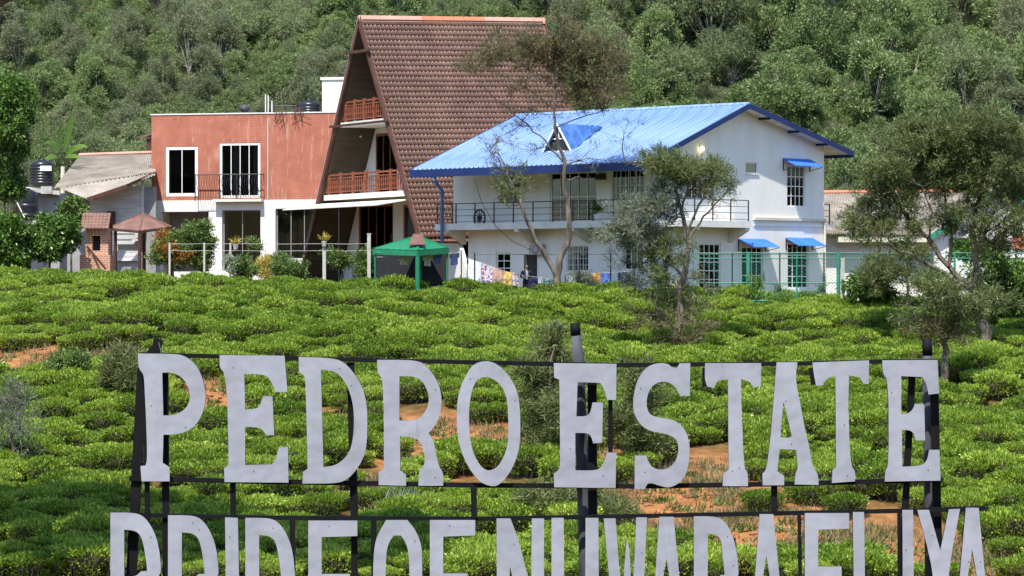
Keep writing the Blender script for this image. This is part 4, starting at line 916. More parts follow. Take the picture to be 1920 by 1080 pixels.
def leaves(Pn, D, L_, W_, g, fold=.25):
    n = len(Pn); U = g.normal(0, 1, (n, 3)); U[:, 2] += .8; Sd = np.cross(D, U); Sd /= np.linalg.norm(Sd, axis=1)[:, None] + 1e-9; Nn = np.cross(Sd, D)
    m_ = Pn + D * (L_ * .45)[:, None]; V = np.empty((n, 4, 3)); V[:, 0] = Pn; V[:, 1] = m_ + Sd * (W_ / 2)[:, None] + Nn * (W_ * fold)[:, None]; V[:, 2] = Pn + D * L_[:, None] - Nn * (L_ * .08)[:, None]; V[:, 3] = m_ - Sd * (W_ / 2)[:, None] + Nn * (W_ * fold)[:, None]
    return V.reshape(-1, 3), np.arange(n * 4).reshape(n, 4)
potted(1164, 560, 147.6, .24, .36, 'terracotta', 'orange plastic pot with a small plant below the navy trousers', hgt=.3)
potted(1421, 572, 146.2, .5, .22, 'plastic_teal', 'wide teal basin planted with tall yellow green leaves', 'banana_leaf', 1.0, 90, 3, .08, .4)
potted(1460, 563, 148.0, .32, .3, 'plastic_teal', 'teal pot with small plant between the two lower awnings', hgt=.4)
potted(1540, 566, 148.0, .26, .34, 'white_trim', 'white pot at the right corner of white house', hgt=.4)
v = BH.hit(1120, 416, 1, -1.05); wv = (BH.loc + Matrix.Rotation(BRZ, 3, 'Z') @ v) * KBH
t = rootat('potted_plant', Vector((wv.x, wv.y, (BZ + .002) * KBH)), 'potted plant with big pale leaves on the white house balcony', 'potted plant'); MB().lathe((0, 0, 0), [(.16, 0), (.22, .32), (.19, .32)], 12).build('pot', 'white_trim', t)
g = rng(8); n_ = 26; D = g.normal(0, .6, (n_, 3)); D[:, 2] = abs(D[:, 2]) + .5; D /= np.linalg.norm(D, axis=1)[:, None]; Pn = np.zeros((n_, 3)); Pn[:, 2] = .3 + g.uniform(0, .4, n_); V, Fc = leaves(Pn, D, g.uniform(.3, .55, n_), g.uniform(.12, .2, n_), g); obj('foliage', mesh_parts('foliage', [(V, Fc, 'banana_leaf')]), t)

p = P3(1635, 625, 130); q = ground_at(1635, 622); t = rootat('tree_stump', q, 'pale cut tree stump standing in the upper tea field', 'stump')
MB().tube([(0, 0, -.3), (.02, 0, .25), (-.02, .02, .62), (-.06, 0, .92)], [.20, .17, .16, .13], 9).build('trunk', 'stump', t); MB().bar((.05, 0, .3), (.22, .05, .55), .07).build('broken_branch', 'stump', t)

# person in a dark jacket by the doorway: one skinned body, hair as a child
pp = P3(987, 520, 149.95); zg_ = gz(pp.x, pp.y)
pr = empty('person', (pp.x, pp.y, zg_), R(12)); tag(pr, 'person in dark jacket and white shirt behind the laundry by the doorway', 'person')
sk = {'pelvis': (0, 0, .92, .15), 'belly': (0, -.01, 1.06, .145), 'chest': (0, 0, 1.26, .165), 'neck0': (0, 0, 1.43, .075), 'neck': (0, -.01, 1.49, .055), 'jaw': (0, -.025, 1.55, .075), 'head': (0, -.015, 1.63, .098), 'crown': (0, 0, 1.70, .075), 'nose': (0, -.115, 1.60, .016),
      'hipL': (.10, 0, .88, .10), 'kneeL': (.11, -.02, .48, .065), 'ankL': (.11, .02, .09, .042), 'toeL': (.12, -.14, .04, .035), 'hipR': (-.10, 0, .88, .10), 'kneeR': (-.11, -.01, .48, .065), 'ankR': (-.11, .03, .09, .042), 'toeR': (-.12, -.13, .04, .035),
      'shL': (.19, 0, 1.38, .075), 'elL': (.27, .02, 1.10, .048), 'wrL': (.22, -.20, 1.02, .030), 'haL': (.20, -.27, 1.03, .034), 'shR': (-.19, 0, 1.38, .075), 'elR': (-.29, -.02, 1.12, .048), 'wrR': (-.20, -.22, 1.10, .030), 'haR': (-.17, -.28, 1.12, .034)}
ed = [('pelvis', 'belly'), ('belly', 'chest'), ('chest', 'neck0'), ('neck0', 'neck'), ('neck', 'jaw'), ('jaw', 'head'), ('head', 'crown'), ('head', 'nose'), ('pelvis', 'hipL'), ('hipL', 'kneeL'), ('kneeL', 'ankL'), ('ankL', 'toeL'), ('pelvis', 'hipR'), ('hipR', 'kneeR'), ('kneeR', 'ankR'), ('ankR', 'toeR'),
      ('chest', 'shL'), ('shL', 'elL'), ('elL', 'wrL'), ('wrL', 'haL'), ('chest', 'shR'), ('shR', 'elR'), ('elR', 'wrR'), ('wrR', 'haR')]
for sd_ in ('L', 'R'):
    h = sk['ha' + sd_]
    for k in range(5):
        nm = f'f{sd_}{k}'; off = (k - 2) * .018; ln = (.05, .075, .085, .078, .06)[k]
        sk[nm] = (h[0] + off * 1.3 + (.03 if k == 0 and sd_ == 'R' else 0), h[1] - ln * .75, h[2] - .01, .009); sk[nm + 't'] = (h[0] + off * 1.4, h[1] - ln, h[2] - .045, .008); ed += [('ha' + sd_, nm), (nm, nm + 't')]
ks = list(sk); me = bpy.data.meshes.new('body'); me.from_pydata([sk[k][:3] for k in ks], [(ks.index(a), ks.index(b)) for a, b in ed], []); bo = obj('body', me, pr)
md = bo.modifiers.new('skin', 'SKIN'); md.use_smooth_shade = True
for i, k in enumerate(ks): sv = me.skin_vertices[0].data[i]; sv.radius = (sk[k][3], sk[k][3]); sv.use_root = (k == 'pelvis')
sb_ = bo.modifiers.new('sub', 'SUBSURF'); sb_.levels = 1; sb_.render_levels = 1
bm_ = mat('person_clothes', (.02, .02, .028), .85, .1); n = bm_.node_tree.nodes; l = bm_.node_tree.links; b = n['Principled BSDF']
tc = n.new('ShaderNodeTexCoord'); sx = n.new('ShaderNodeSeparateXYZ'); l.new(tc.outputs['Object'], sx.inputs[0]); gt_ = n.new('ShaderNodeMath'); gt_.operation = 'GREATER_THAN'; gt_.inputs[1].default_value = 1.44; l.new(sx.outputs[2], gt_.inputs[0])
lt_ = n.new('ShaderNodeMath'); lt_.operation = 'LESS_THAN'; lt_.inputs[1].default_value = -.215; l.new(sx.outputs[1], lt_.inputs[0]); mxx = n.new('ShaderNodeMath'); mxx.operation = 'MAXIMUM'; l.new(gt_.outputs[0], mxx.inputs[0]); l.new(lt_.outputs[0], mxx.inputs[1])
mx = n.new('ShaderNodeMix'); mx.data_type = 'RGBA'; l.new(mxx.outputs[0], mx.inputs[0]); l.new(b.inputs['Base Color'].links[0].from_socket, mx.inputs[6]); mx.inputs[7].default_value = (.36, .19, .12, 1); l.new(mx.outputs[2], b.inputs['Base Color'])
me.materials.append(bm_)
hr_ = MB(); hr_.lathe((0, .015, 1.585), [(.07, -.06), (.105, 0), (.115, .07), (.09, .135), (.03, .16)], 12); ho = hr_.build('hair', 'hair_black', pr, True)
for v in ho.data.vertices:
    if v.co.y < -.03 and v.co.z < 1.69: v.co.y = -.02
MB().hexa([(-.05, -.178, 1.02), (.05, -.178, 1.02), (.05, -.15, 1.02), (-.05, -.15, 1.02), (-.05, -.17, 1.40), (.05, -.17, 1.40), (.04, -.10, 1.42), (-.04, -.10, 1.42)]).build('shirt_front', 'cloth_white', pr)
# ------------------------------------------------------------------ vegetation
def unit(D): return D / (np.linalg.norm(D, axis=1)[:, None] + 1e-9)
def tube_np(pts, rad, n=6):
    m_ = MB().tube(pts, rad, n, cap=False); return np.array([tuple(v) for v in m_.v]), np.array(m_.f)

# tea bushes: flat-topped clipped bushes, fresh upright shoots on a dark woody core
def tea_mesh(seed):
    g = rng(seed); rx, ry, H = g.uniform(.74, .92), g.uniform(.60, .74), g.uniform(.66, .80); n = 2900
    ph = g.uniform(0, 6, 3)
    a = g.uniform(0, 2 * np.pi, n); t = np.where(g.random(n) < .66, np.sqrt(g.random(n)) * .98, 1.0); wob = 1 + .10 * np.sin(2 * a + ph[0]) + .07 * np.sin(5 * a + ph[1])
    side = t >= 1.0; tt = np.where(side, g.uniform(.90, 1.06, n), t)
    z = np.where(side, H * g.uniform(.18, .98, n), H * (1 - .27 * tt ** 2.8) + .035 * np.sin(7 * tt * np.cos(a) + ph[2]) + g.normal(0, .03, n))
    shr = np.where(side, .72 + .28 * (z / H), 1.0)
    Pn = np.stack([rx * tt * wob * shr * np.cos(a), ry * tt * wob * shr * np.sin(a), z], -1)
    D = g.normal(0, .42, (n, 3)); out = np.stack([np.cos(a) * tt, np.sin(a) * tt, np.zeros(n)], -1); D += out * np.where(side, .95, .35)[:, None]; D[:, 2] += np.where(side, .55, 1.25); D = unit(D)
    V, Fc = leaves(Pn, D, g.uniform(.075, .14, n), g.uniform(.030, .050, n), g)
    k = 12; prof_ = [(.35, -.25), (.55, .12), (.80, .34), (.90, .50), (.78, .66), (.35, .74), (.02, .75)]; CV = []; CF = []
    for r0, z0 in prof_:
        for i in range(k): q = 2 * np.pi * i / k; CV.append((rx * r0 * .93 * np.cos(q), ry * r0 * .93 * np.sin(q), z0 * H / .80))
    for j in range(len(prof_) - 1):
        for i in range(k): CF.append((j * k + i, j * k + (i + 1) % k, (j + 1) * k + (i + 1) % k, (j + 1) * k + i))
    tw = []
    for i in range(16):
        q = 2 * np.pi * (i + g.random()) / 16; r1 = g.uniform(.78, .96); tw.append(tube_np([(rx * .35 * np.cos(q), ry * .35 * np.sin(q), -.15), (rx * .72 * np.cos(q), ry * .72 * np.sin(q), .2 * H), (rx * r1 * np.cos(q + .1), ry * r1 * np.sin(q + .1), g.uniform(.45, .7) * H)], [.022, .017, .010], 4) + ('bark',))
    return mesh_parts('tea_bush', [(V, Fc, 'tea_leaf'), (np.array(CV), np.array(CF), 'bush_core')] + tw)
TEA = [tea_mesh(40 + i) for i in range(6)]
g = rng(11); spots = []
Yr = 82.6
while Yr < 149.6:
    half = Yr * .165 + 2.0; pit = .93; n_ = int(2 * half / pit); off = g.uniform(0, 1)
    for i in range(n_):
        x = -half + (i + off) * pit + g.normal(0, .13); y = Yr + g.normal(0, .13) + .9 * math.sin(x * .22 + Yr * .12) + .55 * math.sin(x * .55 + Yr * .7)
        z = gz(x, y); px, py = PX(x, y, z)
        if y < 81.5 or py > 1160: continue
        if in_patch(px, py, SOIL, .94) or in_patch(px, py, DRY, .6): continue
        if y > 149.2: continue
        if math.sin(x * .9 + 2.1 * math.sin(Yr * .8)) * math.sin(Yr * 1.7 + x * .23) > .86 - .25 * (py > 760) or g.random() < .03: continue
        s = g.uniform(.76, 1.04) * (1 + .17 * math.sin(x * 1.3 + 3.1 * math.sin(Yr * 2.3))); spots.append((x, y, z - .06, g.uniform(0, 6.28), s, int(g.integers(6)), g.uniform(.85, 1.25)))
    Yr += 1.48 - .40 * float(sstep(105, 130, Yr)) + g.normal(0, .06)
spots.sort(key=lambda q: q[1])
vis = [q for q in spots if -40 < PX(q[0], q[1], q[2] + .7)[0] < 1960 and PX(q[0], q[1], q[2] + .7)[1] < 1075]
near = vis[:300]; nid = set(map(id, near)); far = [q for q in spots if id(q) not in nid]
proto = {}
LET = [(100, 'left of the letter P'), (320, 'behind the letter P'), (476, 'behind the first E'), (625, 'behind the letter D'), (768, 'behind the letter R'), (916, 'behind the letter O'), (1006, 'in the gap between the two words'), (1097, 'behind the E that starts the second word'), (1240, 'behind the letter S'), (1374, 'behind the first T'), (1482, 'behind the letter A'), (1576, 'behind the second T'), (1708, 'behind the last E'), (1860, 'right of the sign')]
def tea_label(x, y, z):
    px, py = PX(x, y, z + .5); w_ = min(LET, key=lambda q: abs(q[0] - px))[1]
    row = 'lower letter row' if py > 975 else ('between letter rows' if py > 905 else ('foot of upper row' if py > 800 else 'top of upper row'))
    return 'clipped green tea bush ' + w_ + ', ' + row
for x, y, z, a, s, k, hz in near:
    o = obj('tea_bush', TEA[k]); o.location = (x, y, z); o.rotation_euler = (0, 0, a); o.scale = (s, s, s * hz)
    tag(o, tea_label(x, y, z), 'tea bush', 'tea bushes on the lower slope'); proto.setdefault(k, o)
def scatter(name, pts, sources, label, kind='stuff'):
    """one object: points with turn, size and kind, each carrying an instance of a plant that stands in the scene"""
    me = bpy.data.meshes.new(name); me.vertices.add(len(pts)); me.vertices.foreach_set('co', np.array([p[:3] for p in pts], np.float32).ravel())
    for nm, vals, ty in (('turn', [p[3] for p in pts], 'FLOAT'), ('size', [p[4] for p in pts], 'FLOAT'), ('tall', [p[4] * p[6] for p in pts], 'FLOAT'), ('pick', [p[5] for p in pts], 'INT')):
        at = me.attributes.new(nm, ty, 'POINT'); at.data.foreach_set('value', np.array(vals, np.int32 if ty == 'INT' else np.float32))
    me.update(); o = obj(name, me); ng = bpy.data.node_groups.new(name, 'GeometryNodeTree')
    ng.interface.new_socket('Geometry', in_out='INPUT', socket_type='NodeSocketGeometry'); ng.interface.new_socket('Geometry', in_out='OUTPUT', socket_type='NodeSocketGeometry')
    N = ng.nodes; L_ = ng.links; gi = N.new('NodeGroupInput'); go = N.new('NodeGroupOutput'); jn = N.new('GeometryNodeJoinGeometry'); ip = N.new('GeometryNodeInstanceOnPoints')
    for so_ in reversed(sources):
        oi = N.new('GeometryNodeObjectInfo'); oi.inputs['Object'].default_value = so_; oi.inputs['As Instance'].default_value = True; L_.new(oi.outputs['Geometry'], jn.inputs[0])
    def attr(nm, ty): a = N.new('GeometryNodeInputNamedAttribute'); a.data_type = ty; a.inputs['Name'].default_value = nm; return a.outputs['Attribute']
    L_.new(gi.outputs[0], ip.inputs['Points']); L_.new(jn.outputs[0], ip.inputs['Instance']); ip.inputs['Pick Instance'].default_value = True; L_.new(attr('pick', 'INT'), ip.inputs['Instance Index'])
    cx = N.new('ShaderNodeCombineXYZ'); L_.new(attr('turn', 'FLOAT'), cx.inputs[2]); er = N.new('FunctionNodeEulerToRotation'); L_.new(cx.outputs[0], er.inputs[0]); L_.new(er.outputs[0], ip.inputs['Rotation'])
    cs_ = N.new('ShaderNodeCombineXYZ'); sz = attr('size', 'FLOAT'); L_.new(sz, cs_.inputs[0]); L_.new(sz, cs_.inputs[1]); L_.new(attr('tall', 'FLOAT'), cs_.inputs[2]); L_.new(cs_.outputs[0], ip.inputs['Scale'])
    L_.new(ip.outputs[0], go.inputs[0]); md = o.modifiers.new('plants', 'NODES'); md.node_group = ng
    return tag(o, label, kind=kind)
scatter('tea_field', far, [proto[k] for k in sorted(proto)], 'carpet of green tea bushes farther up the slope')

# dry grass and the pale clump
def blades(pts, g, L0, L1, W_, spread=.35):
    n = len(pts); D = g.normal(0, spread, (n, 3)); D[:, 2] = 1; return leaves(np.array(pts), unit(D), g.uniform(L0, L1, n), np.full(n, W_), g)
pts = []
for a, b, rx, ry in SOIL + DRY:
    for _ in range(int(rx * ry / (26 if (a, b, rx, ry) in SOIL else 7))):
        th = g.uniform(0, 6.28); rr_ = g.uniform(.55, 1.1); q = ground_at(a + rx * rr_ * math.cos(th), b + ry * rr_ * math.sin(th))
        for _ in range(9): pts.append((q.x + g.normal(0, .16), q.y + g.normal(0, .2), q.z - .04))
V, Fc = blades(pts, g, .15, .42, .022); tag(obj('dry_grass', mesh_parts('dry_grass', [(V, Fc, 'dry_grass')])), 'dry straw coloured grass on the bare soil banks', kind='stuff')
cv = np.array([(1, 0, 0), (-1, 0, 0), (0, 1, 0), (0, -1, 0), (0, 0, 1), (0, 0, -1)], float); cf = np.array([(0, 2, 4), (2, 1, 4), (1, 3, 4), (3, 0, 4), (2, 0, 5), (1, 2, 5), (3, 1, 5), (0, 3, 5)]); CVs = []; CFs = []; wd = []
for a, b, rx, ry in SOIL:
    for _ in range(int(rx * ry / 22)):
        th = g.uniform(0, 6.28); rr_ = math.sqrt(g.random()) * 1.05; q = ground_at(a + rx * rr_ * math.cos(th), b + ry * rr_ * math.sin(th)); sz = g.uniform(.02, .10) * (1 if g.random() < .8 else 1.8)
        CVs.append((cv + g.normal(0, .18, (6, 3))) * np.array([sz, sz, sz * .7]) + np.array(q)); CFs.append(cf + 6 * len(CFs))
        if g.random() < .22: wd += [(q.x + g.normal(0, .12), q.y + g.normal(0, .14), q.z - .02) for _ in range(14)]
mat('clod', (.22, .10, .045), .95, .45, 2)
tag(obj('soil_clods', mesh_parts('soil_clods', [(np.concatenate(CVs), np.concatenate(CFs), 'clod')])), 'loose orange clods and stones on the bare soil', kind='stuff')
V, Fc = blades(wd, g, .12, .32, .045, .7); tag(obj('weeds', mesh_parts('weeds', [(V, Fc, 'shrub_leaf')])), 'small green weeds growing on the bare soil', kind='stuff')
q = ground_at(772, 962); t = empty('grass_clump', q); tag(t, 'pale blue green clump of long grass below the letter R', 'grass clump')
V, Fc = blades(np.stack([g.normal(0, .30, 420), g.normal(0, .25, 420), np.full(420, -.05)], -1), g, .5, 1.05, .03, .42); obj('blades', mesh_parts('blades', [(V, Fc, 'pale_grass')]), t)
V, Fc = blades(np.stack([g.normal(.1, .3, 120), g.normal(-.1, .25, 120), np.full(120, -.05)], -1), g, .3, .7, .025, .6); obj('dead_blades', mesh_parts('dead_blades', [(V, Fc, 'dry_grass')]), t)

# forest on the hill
def forest_variant(seed, kind):
    g = rng(seed); H = g.uniform(5.2, 7.0); rx = g.uniform(2.5, 3.3) * (1.0 if kind != 2 else .85); rzz = g.uniform(2.0, 2.7) * (1.15 if kind == 2 else 1.0); cz = H * .62; rzz = H * .46
    nl = int(g.integers(15, 21)); C = []; 
    for i in range(nl):
        d = unit(g.normal(0, 1, (1, 3)))[0] * g.uniform(.35, .78); d[2] = abs(d[2]) * g.choice([1, 1, -1]) * .95; C.append((d[0] * rx, d[1] * rx, cz + d[2] * rzz * g.uniform(.8, 1.25), g.uniform(.18, .42) * rx))
    nt = 1050 if kind != 2 else 1000; Pn = []; D = []; per = 12
    for i in range(nt):
        c = C[int(g.integers(nl))]; d = unit(g.normal(0, 1, (1, 3)))[0]; 
        if d[2] < -.35: d[2] = -d[2]
        r = c[3] * g.uniform(.72, 1.08); p = np.array(c[:3]) + d * r
        dd = g.normal(0, .55, (per, 3)) + d * .8; dd[:, 2] += .15 if kind != 1 else -.35; Pn.append(p + g.normal(0, .13, (per, 3))); D.append(dd)
    Pn = np.concatenate(Pn); D = unit(np.concatenate(D)); n = len(Pn)
    Lr, Wr = ((.16, .30), (.06, .11)) if kind == 0 else (((.18, .34), (.04, .07)) if kind == 1 else ((.13, .24), (.04, .075)))
    V, Fc = leaves(Pn, D, g.uniform(*Lr, n), g.uniform(*Wr, n), g)
    crown = mesh_parts('crown', [(V, Fc, ('forest_leaf_bright', 'forest_leaf', 'forest_leaf_grey')[kind])])
    parts = [tube_np([(0, 0, -1.2), (g.normal(0, .1), g.normal(0, .1), cz * .5), (g.normal(0, .2), g.normal(0, .2), cz), (0, 0, cz + rzz * .5)], [.17, .13, .09, .03], 7) + ('bark_pale',)]
    for c in C: parts.append(tube_np([(0, 0, cz * g.uniform(.35, .8)), ((c[0]) * .5, c[1] * .5, (c[2] + cz * .6) / 2), (c[0] * 1.18, c[1] * 1.18, c[2] + c[3] * .75)], [.085, .055, .018], 5) + ('bark_pale',))
    return crown, mesh_parts('trunk', parts, smooth=True)
FV = [[forest_variant(100 + 10 * k + i, k) for i in range(4)] for k in range(3)]
g = rng(21); cand = []
Yr = 199.0
while Yr < 284:
    half = Yr * .168 + 3; n_ = int(2 * half / 4.1); off = g.uniform(0, 1)
    for i in range(n_):
        x = -half + (i + off) * 4.1 + g.normal(0, .9); y = Yr + g.normal(0, 1.0); z = gz(x, y)
        px, py = PX(x, y, z + 3.2)
        if py < -75 or y < 202: continue
        if 640 < px < 1010 and py > 60: continue
        if 285 < px < 640 and py > 245: continue
        if 930 < px < 1420 and py > 238: continue
        if 1400 < px < 1545 and py > 300: continue
        cand.append((x, y, z, px, py))
    Yr += 3.95
FL = [('rounded bright green broadleaf tree in the forest on the hillside', 'broadleaf trees of the hillside forest'), ('dark green tree with drooping narrow leaves in the hillside forest', 'dark narrow-leaved trees of the hillside forest'), ('grey green bushy tree in the forest on the hillside', 'grey green trees of the hillside forest')]
def forest_place(px): return 'above the far left hedge' if px < 180 else ('above terracotta building, left half' if px < 400 else ('between terracotta building and A-frame' if px < 680 else ('behind the A-frame ridge' if px < 1060 else ('above the blue roof' if px < 1420 else ('right of the blue roof' if px < 1640 else 'above the spreading tree')))))
cand.sort(key=lambda q: q[1]); srcs = []; extra = []
for i, (x, y, z, px, py) in enumerate(cand):
    pr_ = (.55, .30, .15) if px > 1050 else (.22, .33, .45); k = int(g.choice(3, p=pr_)); v = int(g.integers(4)); s = g.uniform(.66, 1.12) * (1.05 if px > 1050 else .82); a = g.uniform(0, 6.28)
    if i >= 298: extra.append((x, y, z, a, s, k, 1.0)); continue
    t = empty('forest_tree', (x, y, z), a); t.scale = (s * g.uniform(.85, 1.1), s * g.uniform(.85, 1.1), s * g.uniform(.8, 1.4)); c_, tr = FV[k][v]; co = obj('crown', c_, t); obj('trunk', tr, t); tag(t, FL[k][0].replace('on the hillside', 'on hillside').replace('in the hillside forest', 'in hillside forest') + ' ' + forest_place(px), 'tree', FL[k][1])
    if k == len(srcs): srcs.append(co)
print('forest', len(cand), 'tea', len(near), len(far))
# low growth between the trunks, and the wood going on uphill
g = rng(31); und = []
for _ in range(2600):
    y = g.uniform(203, 285); x = g.uniform(-1, 1) * (y * .168 + 3); und.append((x, y, gz(x, y) - .9, g.uniform(0, 6.28), g.uniform(.45, .8), int(g.integers(len(srcs))), .9))
scatter('undergrowth', und, srcs, 'low green undergrowth between the forest trees')
if extra: scatter('upper_wood', extra, srcs, 'forest going on up the hillside')

def twigs(A, M_, B, r0=.012, r1=.006):
    """many thin three-sided twigs at once"""
    n = len(A); d = unit(B - A); u = np.tile([0.3, 0.2, 1.0], (n, 1)); a = unit(np.cross(d, u)); c = np.cross(a, d); V = np.empty((n, 9, 3))
    for k, (P_, r) in enumerate(((A, r0), (M_, (r0 + r1) / 2), (B, r1))):
        for j in range(3): t = 2 * np.pi * j / 3; V[:, 3 * k + j] = P_ + (a * math.cos(t) + c * math.sin(t)) * r
    f = np.array([(3 * k + j, 3 * k + (j + 1) % 3, 3 * k + 3 + (j + 1) % 3, 3 * k + 3 + j) for k in range(2) for j in range(3)])
    return V.reshape(-1, 3), (f[None] + 9 * np.arange(n)[:, None, None]).reshape(-1, 4)
# trees drawn limb by limb
def spec_tree(name, label, base, Y, limbs, blobs, seed, cat='tree', bark='bark', group=None, shrub=False):
    g = rng(seed); zb_ = gz(base[0], Y) if isinstance(base, tuple) else base.z
    root = empty(name, (base[0], Y, zb_)); tag(root, label, cat, group); o = np.array(root.location)
    nodes = []; tp = []
    for lb in limbs:
        dep = lb[0]; pts = [P3(px, py, Y) + Vector((0, dep * i / max(1, len(lb) - 2), 0)) for i, (px, py, r) in enumerate(lb[1:])]; rad = [r for _, _, r in lb[1:]]
        fine = []; fr = []
        for i in range(len(pts) - 1):
            for k in range(3):
                u = k / 3; p = pts[i].lerp(pts[i + 1], u) + Vector(g.normal(0, .035, 3)) * (1 if (i + k) else 0); fine.append(p); fr.append(rad[i] + (rad[i + 1] - rad[i]) * u)
        fine.append(pts[-1]); fr.append(rad[-1]); nodes += [np.array(p) for p in fine]
        V, Fa = tube_np(fine, fr, 8); tp.append((V - o, Fa, bark))
    nodes = np.array(nodes); lp = {}
    for b in blobs:
        px, py, rx, ry, nt, mn, kind = b[:7]; c = np.array(P3(px, py, Y + (b[7] if len(b) > 7 else g.normal(0, .5)))); rX, rZ = rx * 1.14 / F * Y, ry * 1.14 / F * Y; nt = int(nt * 1.25); rY = min(max(rX, .5), 2.0)
        d = np.linalg.norm(nodes - c, axis=1) + 1.5 * np.maximum(0, nodes[:, 2] - c[2]); s = nodes[int(np.argmin(d))]
        mid = (s + c) / 2 + g.normal(0, .1, 3); sub = [s, mid, c]
        V, Fa = tube_np(sub, [.035, .026, .016], 5); tp.append((V - o, Fa, bark))
        per, Lr, Wr, up_, spr = {'needle': (60, (.14, .34), (.026, .044), .25, .26), 'fine': (54, (.10, .24), (.024, .040), .2, .24), 'sparse': (24, (.12, .28), (.018, .030), .1, .24), 'broad': (16, (.16, .30), (.07, .12), -.15, .22), 'small': (26, (.09, .18), (.04, .07), .3, .2), 'big': (12, (.3, .55), (.2, .34), -.1, .3)}[kind]
        dv = unit(g.normal(0, 1, (nt, 3))) * (g.random((nt, 1)) ** .45); p = c + dv * np.array([rX, rY, rZ]); at_ = np.where(g.random((nt, 1)) < .6, sub[1] * .4 + sub[2] * .6, c); jm = (at_ + p) / 2 + g.normal(0, .06, (nt, 3))
        V, Fa = twigs(at_, jm, p); tp.append((V - o, Fa, bark))
        D = g.normal(0, .6, (nt * per, 3)) + np.repeat(dv, per, 0) * .7; D[:, 2] += up_; D = unit(D); base_ = np.repeat(p, per, 0) + g.normal(0, spr * .55, (nt * per, 3)) * np.array([1, 1, .75])
        V, Fc = leaves(base_, D, g.uniform(*Lr, nt * per), g.uniform(*Wr, nt * per), g); lp.setdefault(mn, []).append(V - o)
    if tp: obj('trunk' if not shrub else 'stems', mesh_parts('trunk', tp, smooth=True), root)
    parts = []
    for mn, Vs in lp.items(): V = np.concatenate(Vs); parts.append((V, np.arange(len(V)).reshape(-1, 4), mn))
    obj('crown' if not shrub else 'foliage', mesh_parts('crown', parts), root); return root

W, WB, WG = 'wattle_leaf', 'wattle_brown', 'wattle_grey'
b1 = ground_at(1048, 600); Y1 = 146.2
spec_tree('bare_tree', 'tall forked half-bare tree in front of the blue roof', (P3(1048, 0, Y1).x, 0), Y1, [
    (0, (1049, 612, 0.200), (1046, 560, 0.178), (1045, 520, 0.163), (1057, 470, 0.141), (1068, 430, 0.126), (1065, 390, 0.111), (1057, 340, 0.096), (1060, 300, 0.089), (1048, 275, 0.074), (1040, 240, 0.063), (1038, 200, 0.056), (1041, 160, 0.044), (1036, 110, 0.033), (1044, 75, 0.018)),
    (-.8, (1045, 522, 0.126), (1026, 482, 0.118), (1005, 450, 0.104), (990, 420, 0.089), (975, 380, 0.070), (962, 350, 0.056), (948, 322, 0.041), (935, 300, 0.030), (918, 284, 0.018)),
    (.5, (1057, 305, 0.044), (1022, 266, 0.037), (990, 235, 0.033), (958, 206, 0.026), (928, 185, 0.018), (900, 150, 0.011)), (-.4, (1039, 205, 0.033), (1000, 172, 0.026), (960, 150, 0.018), (915, 130, 0.011)), (.6, (1042, 240, 0.033), (1090, 216, 0.026), (1130, 206, 0.015), (1175, 200, 0.009)),
    (-.5, (1058, 310, 0.030), (1100, 296, 0.021), (1150, 302, 0.013), (1210, 312, 0.007)), (.3, (1039, 165, 0.030), (1070, 130, 0.022), (1100, 108, 0.011)), (.3, (1057, 335, 0.026), (1090, 332, 0.018), (1118, 342, 0.009)), (.2, (1040, 120, 0.022), (1010, 95, 0.015), (970, 80, 0.009)), (.2, (975, 380, 0.030), (955, 390, 0.022), (930, 360, 0.015)), (.4, (950, 325, 0.022), (930, 270, 0.015), (945, 240, 0.009))],
    [(975, 82, 69, 29, 35, WB, 'needle'), (1050, 70, 61, 33, 35, WB, 'needle'), (900, 116, 40, 17, 15, WB, 'needle'), (935, 105, 44, 24, 18, WB, 'needle'), (1090, 120, 51, 44, 35, WB, 'needle'), (1105, 165, 56, 35, 27, WB, 'needle'), (1010, 140, 78, 33, 23, WB, 'sparse'), (960, 165, 56, 28, 13, WB, 'sparse'), (1000, 200, 56, 24, 12, WB, 'sparse'), (1010, 110, 50, 24, 20, WB, 'needle'), (1135, 105, 50, 38, 27, WB, 'needle'), (1130, 170, 50, 33, 23, WB, 'needle'), (1070, 130, 56, 38, 27, WB, 'needle'), (1075, 185, 44, 24, 13, WB, 'needle'),
     (935, 262, 40, 31, 12, WG, 'sparse'), (975, 235, 50, 26, 11, WG, 'sparse'), (925, 290, 28, 24, 9, WG, 'sparse'), (1000, 280, 44, 24, 8, WG, 'sparse'), (1090, 300, 44, 33, 9, WG, 'sparse'), (1170, 250, 56, 39, 7, WG, 'sparse'), (1190, 300, 39, 28, 8, WG, 'sparse'), (955, 345, 35, 33, 11, W, 'needle'), (995, 350, 26, 26, 6, W, 'sparse'), (940, 320, 24, 20, 6, WG, 'needle'),
     (1040, 575, 42, 38, 17, W, 'needle'), (1075, 590, 44, 31, 13, W, 'needle'), (1048, 610, 33, 20, 9, W, 'needle')], 1)
q2 = ground_at(1270, 682); Y2 = q2.y
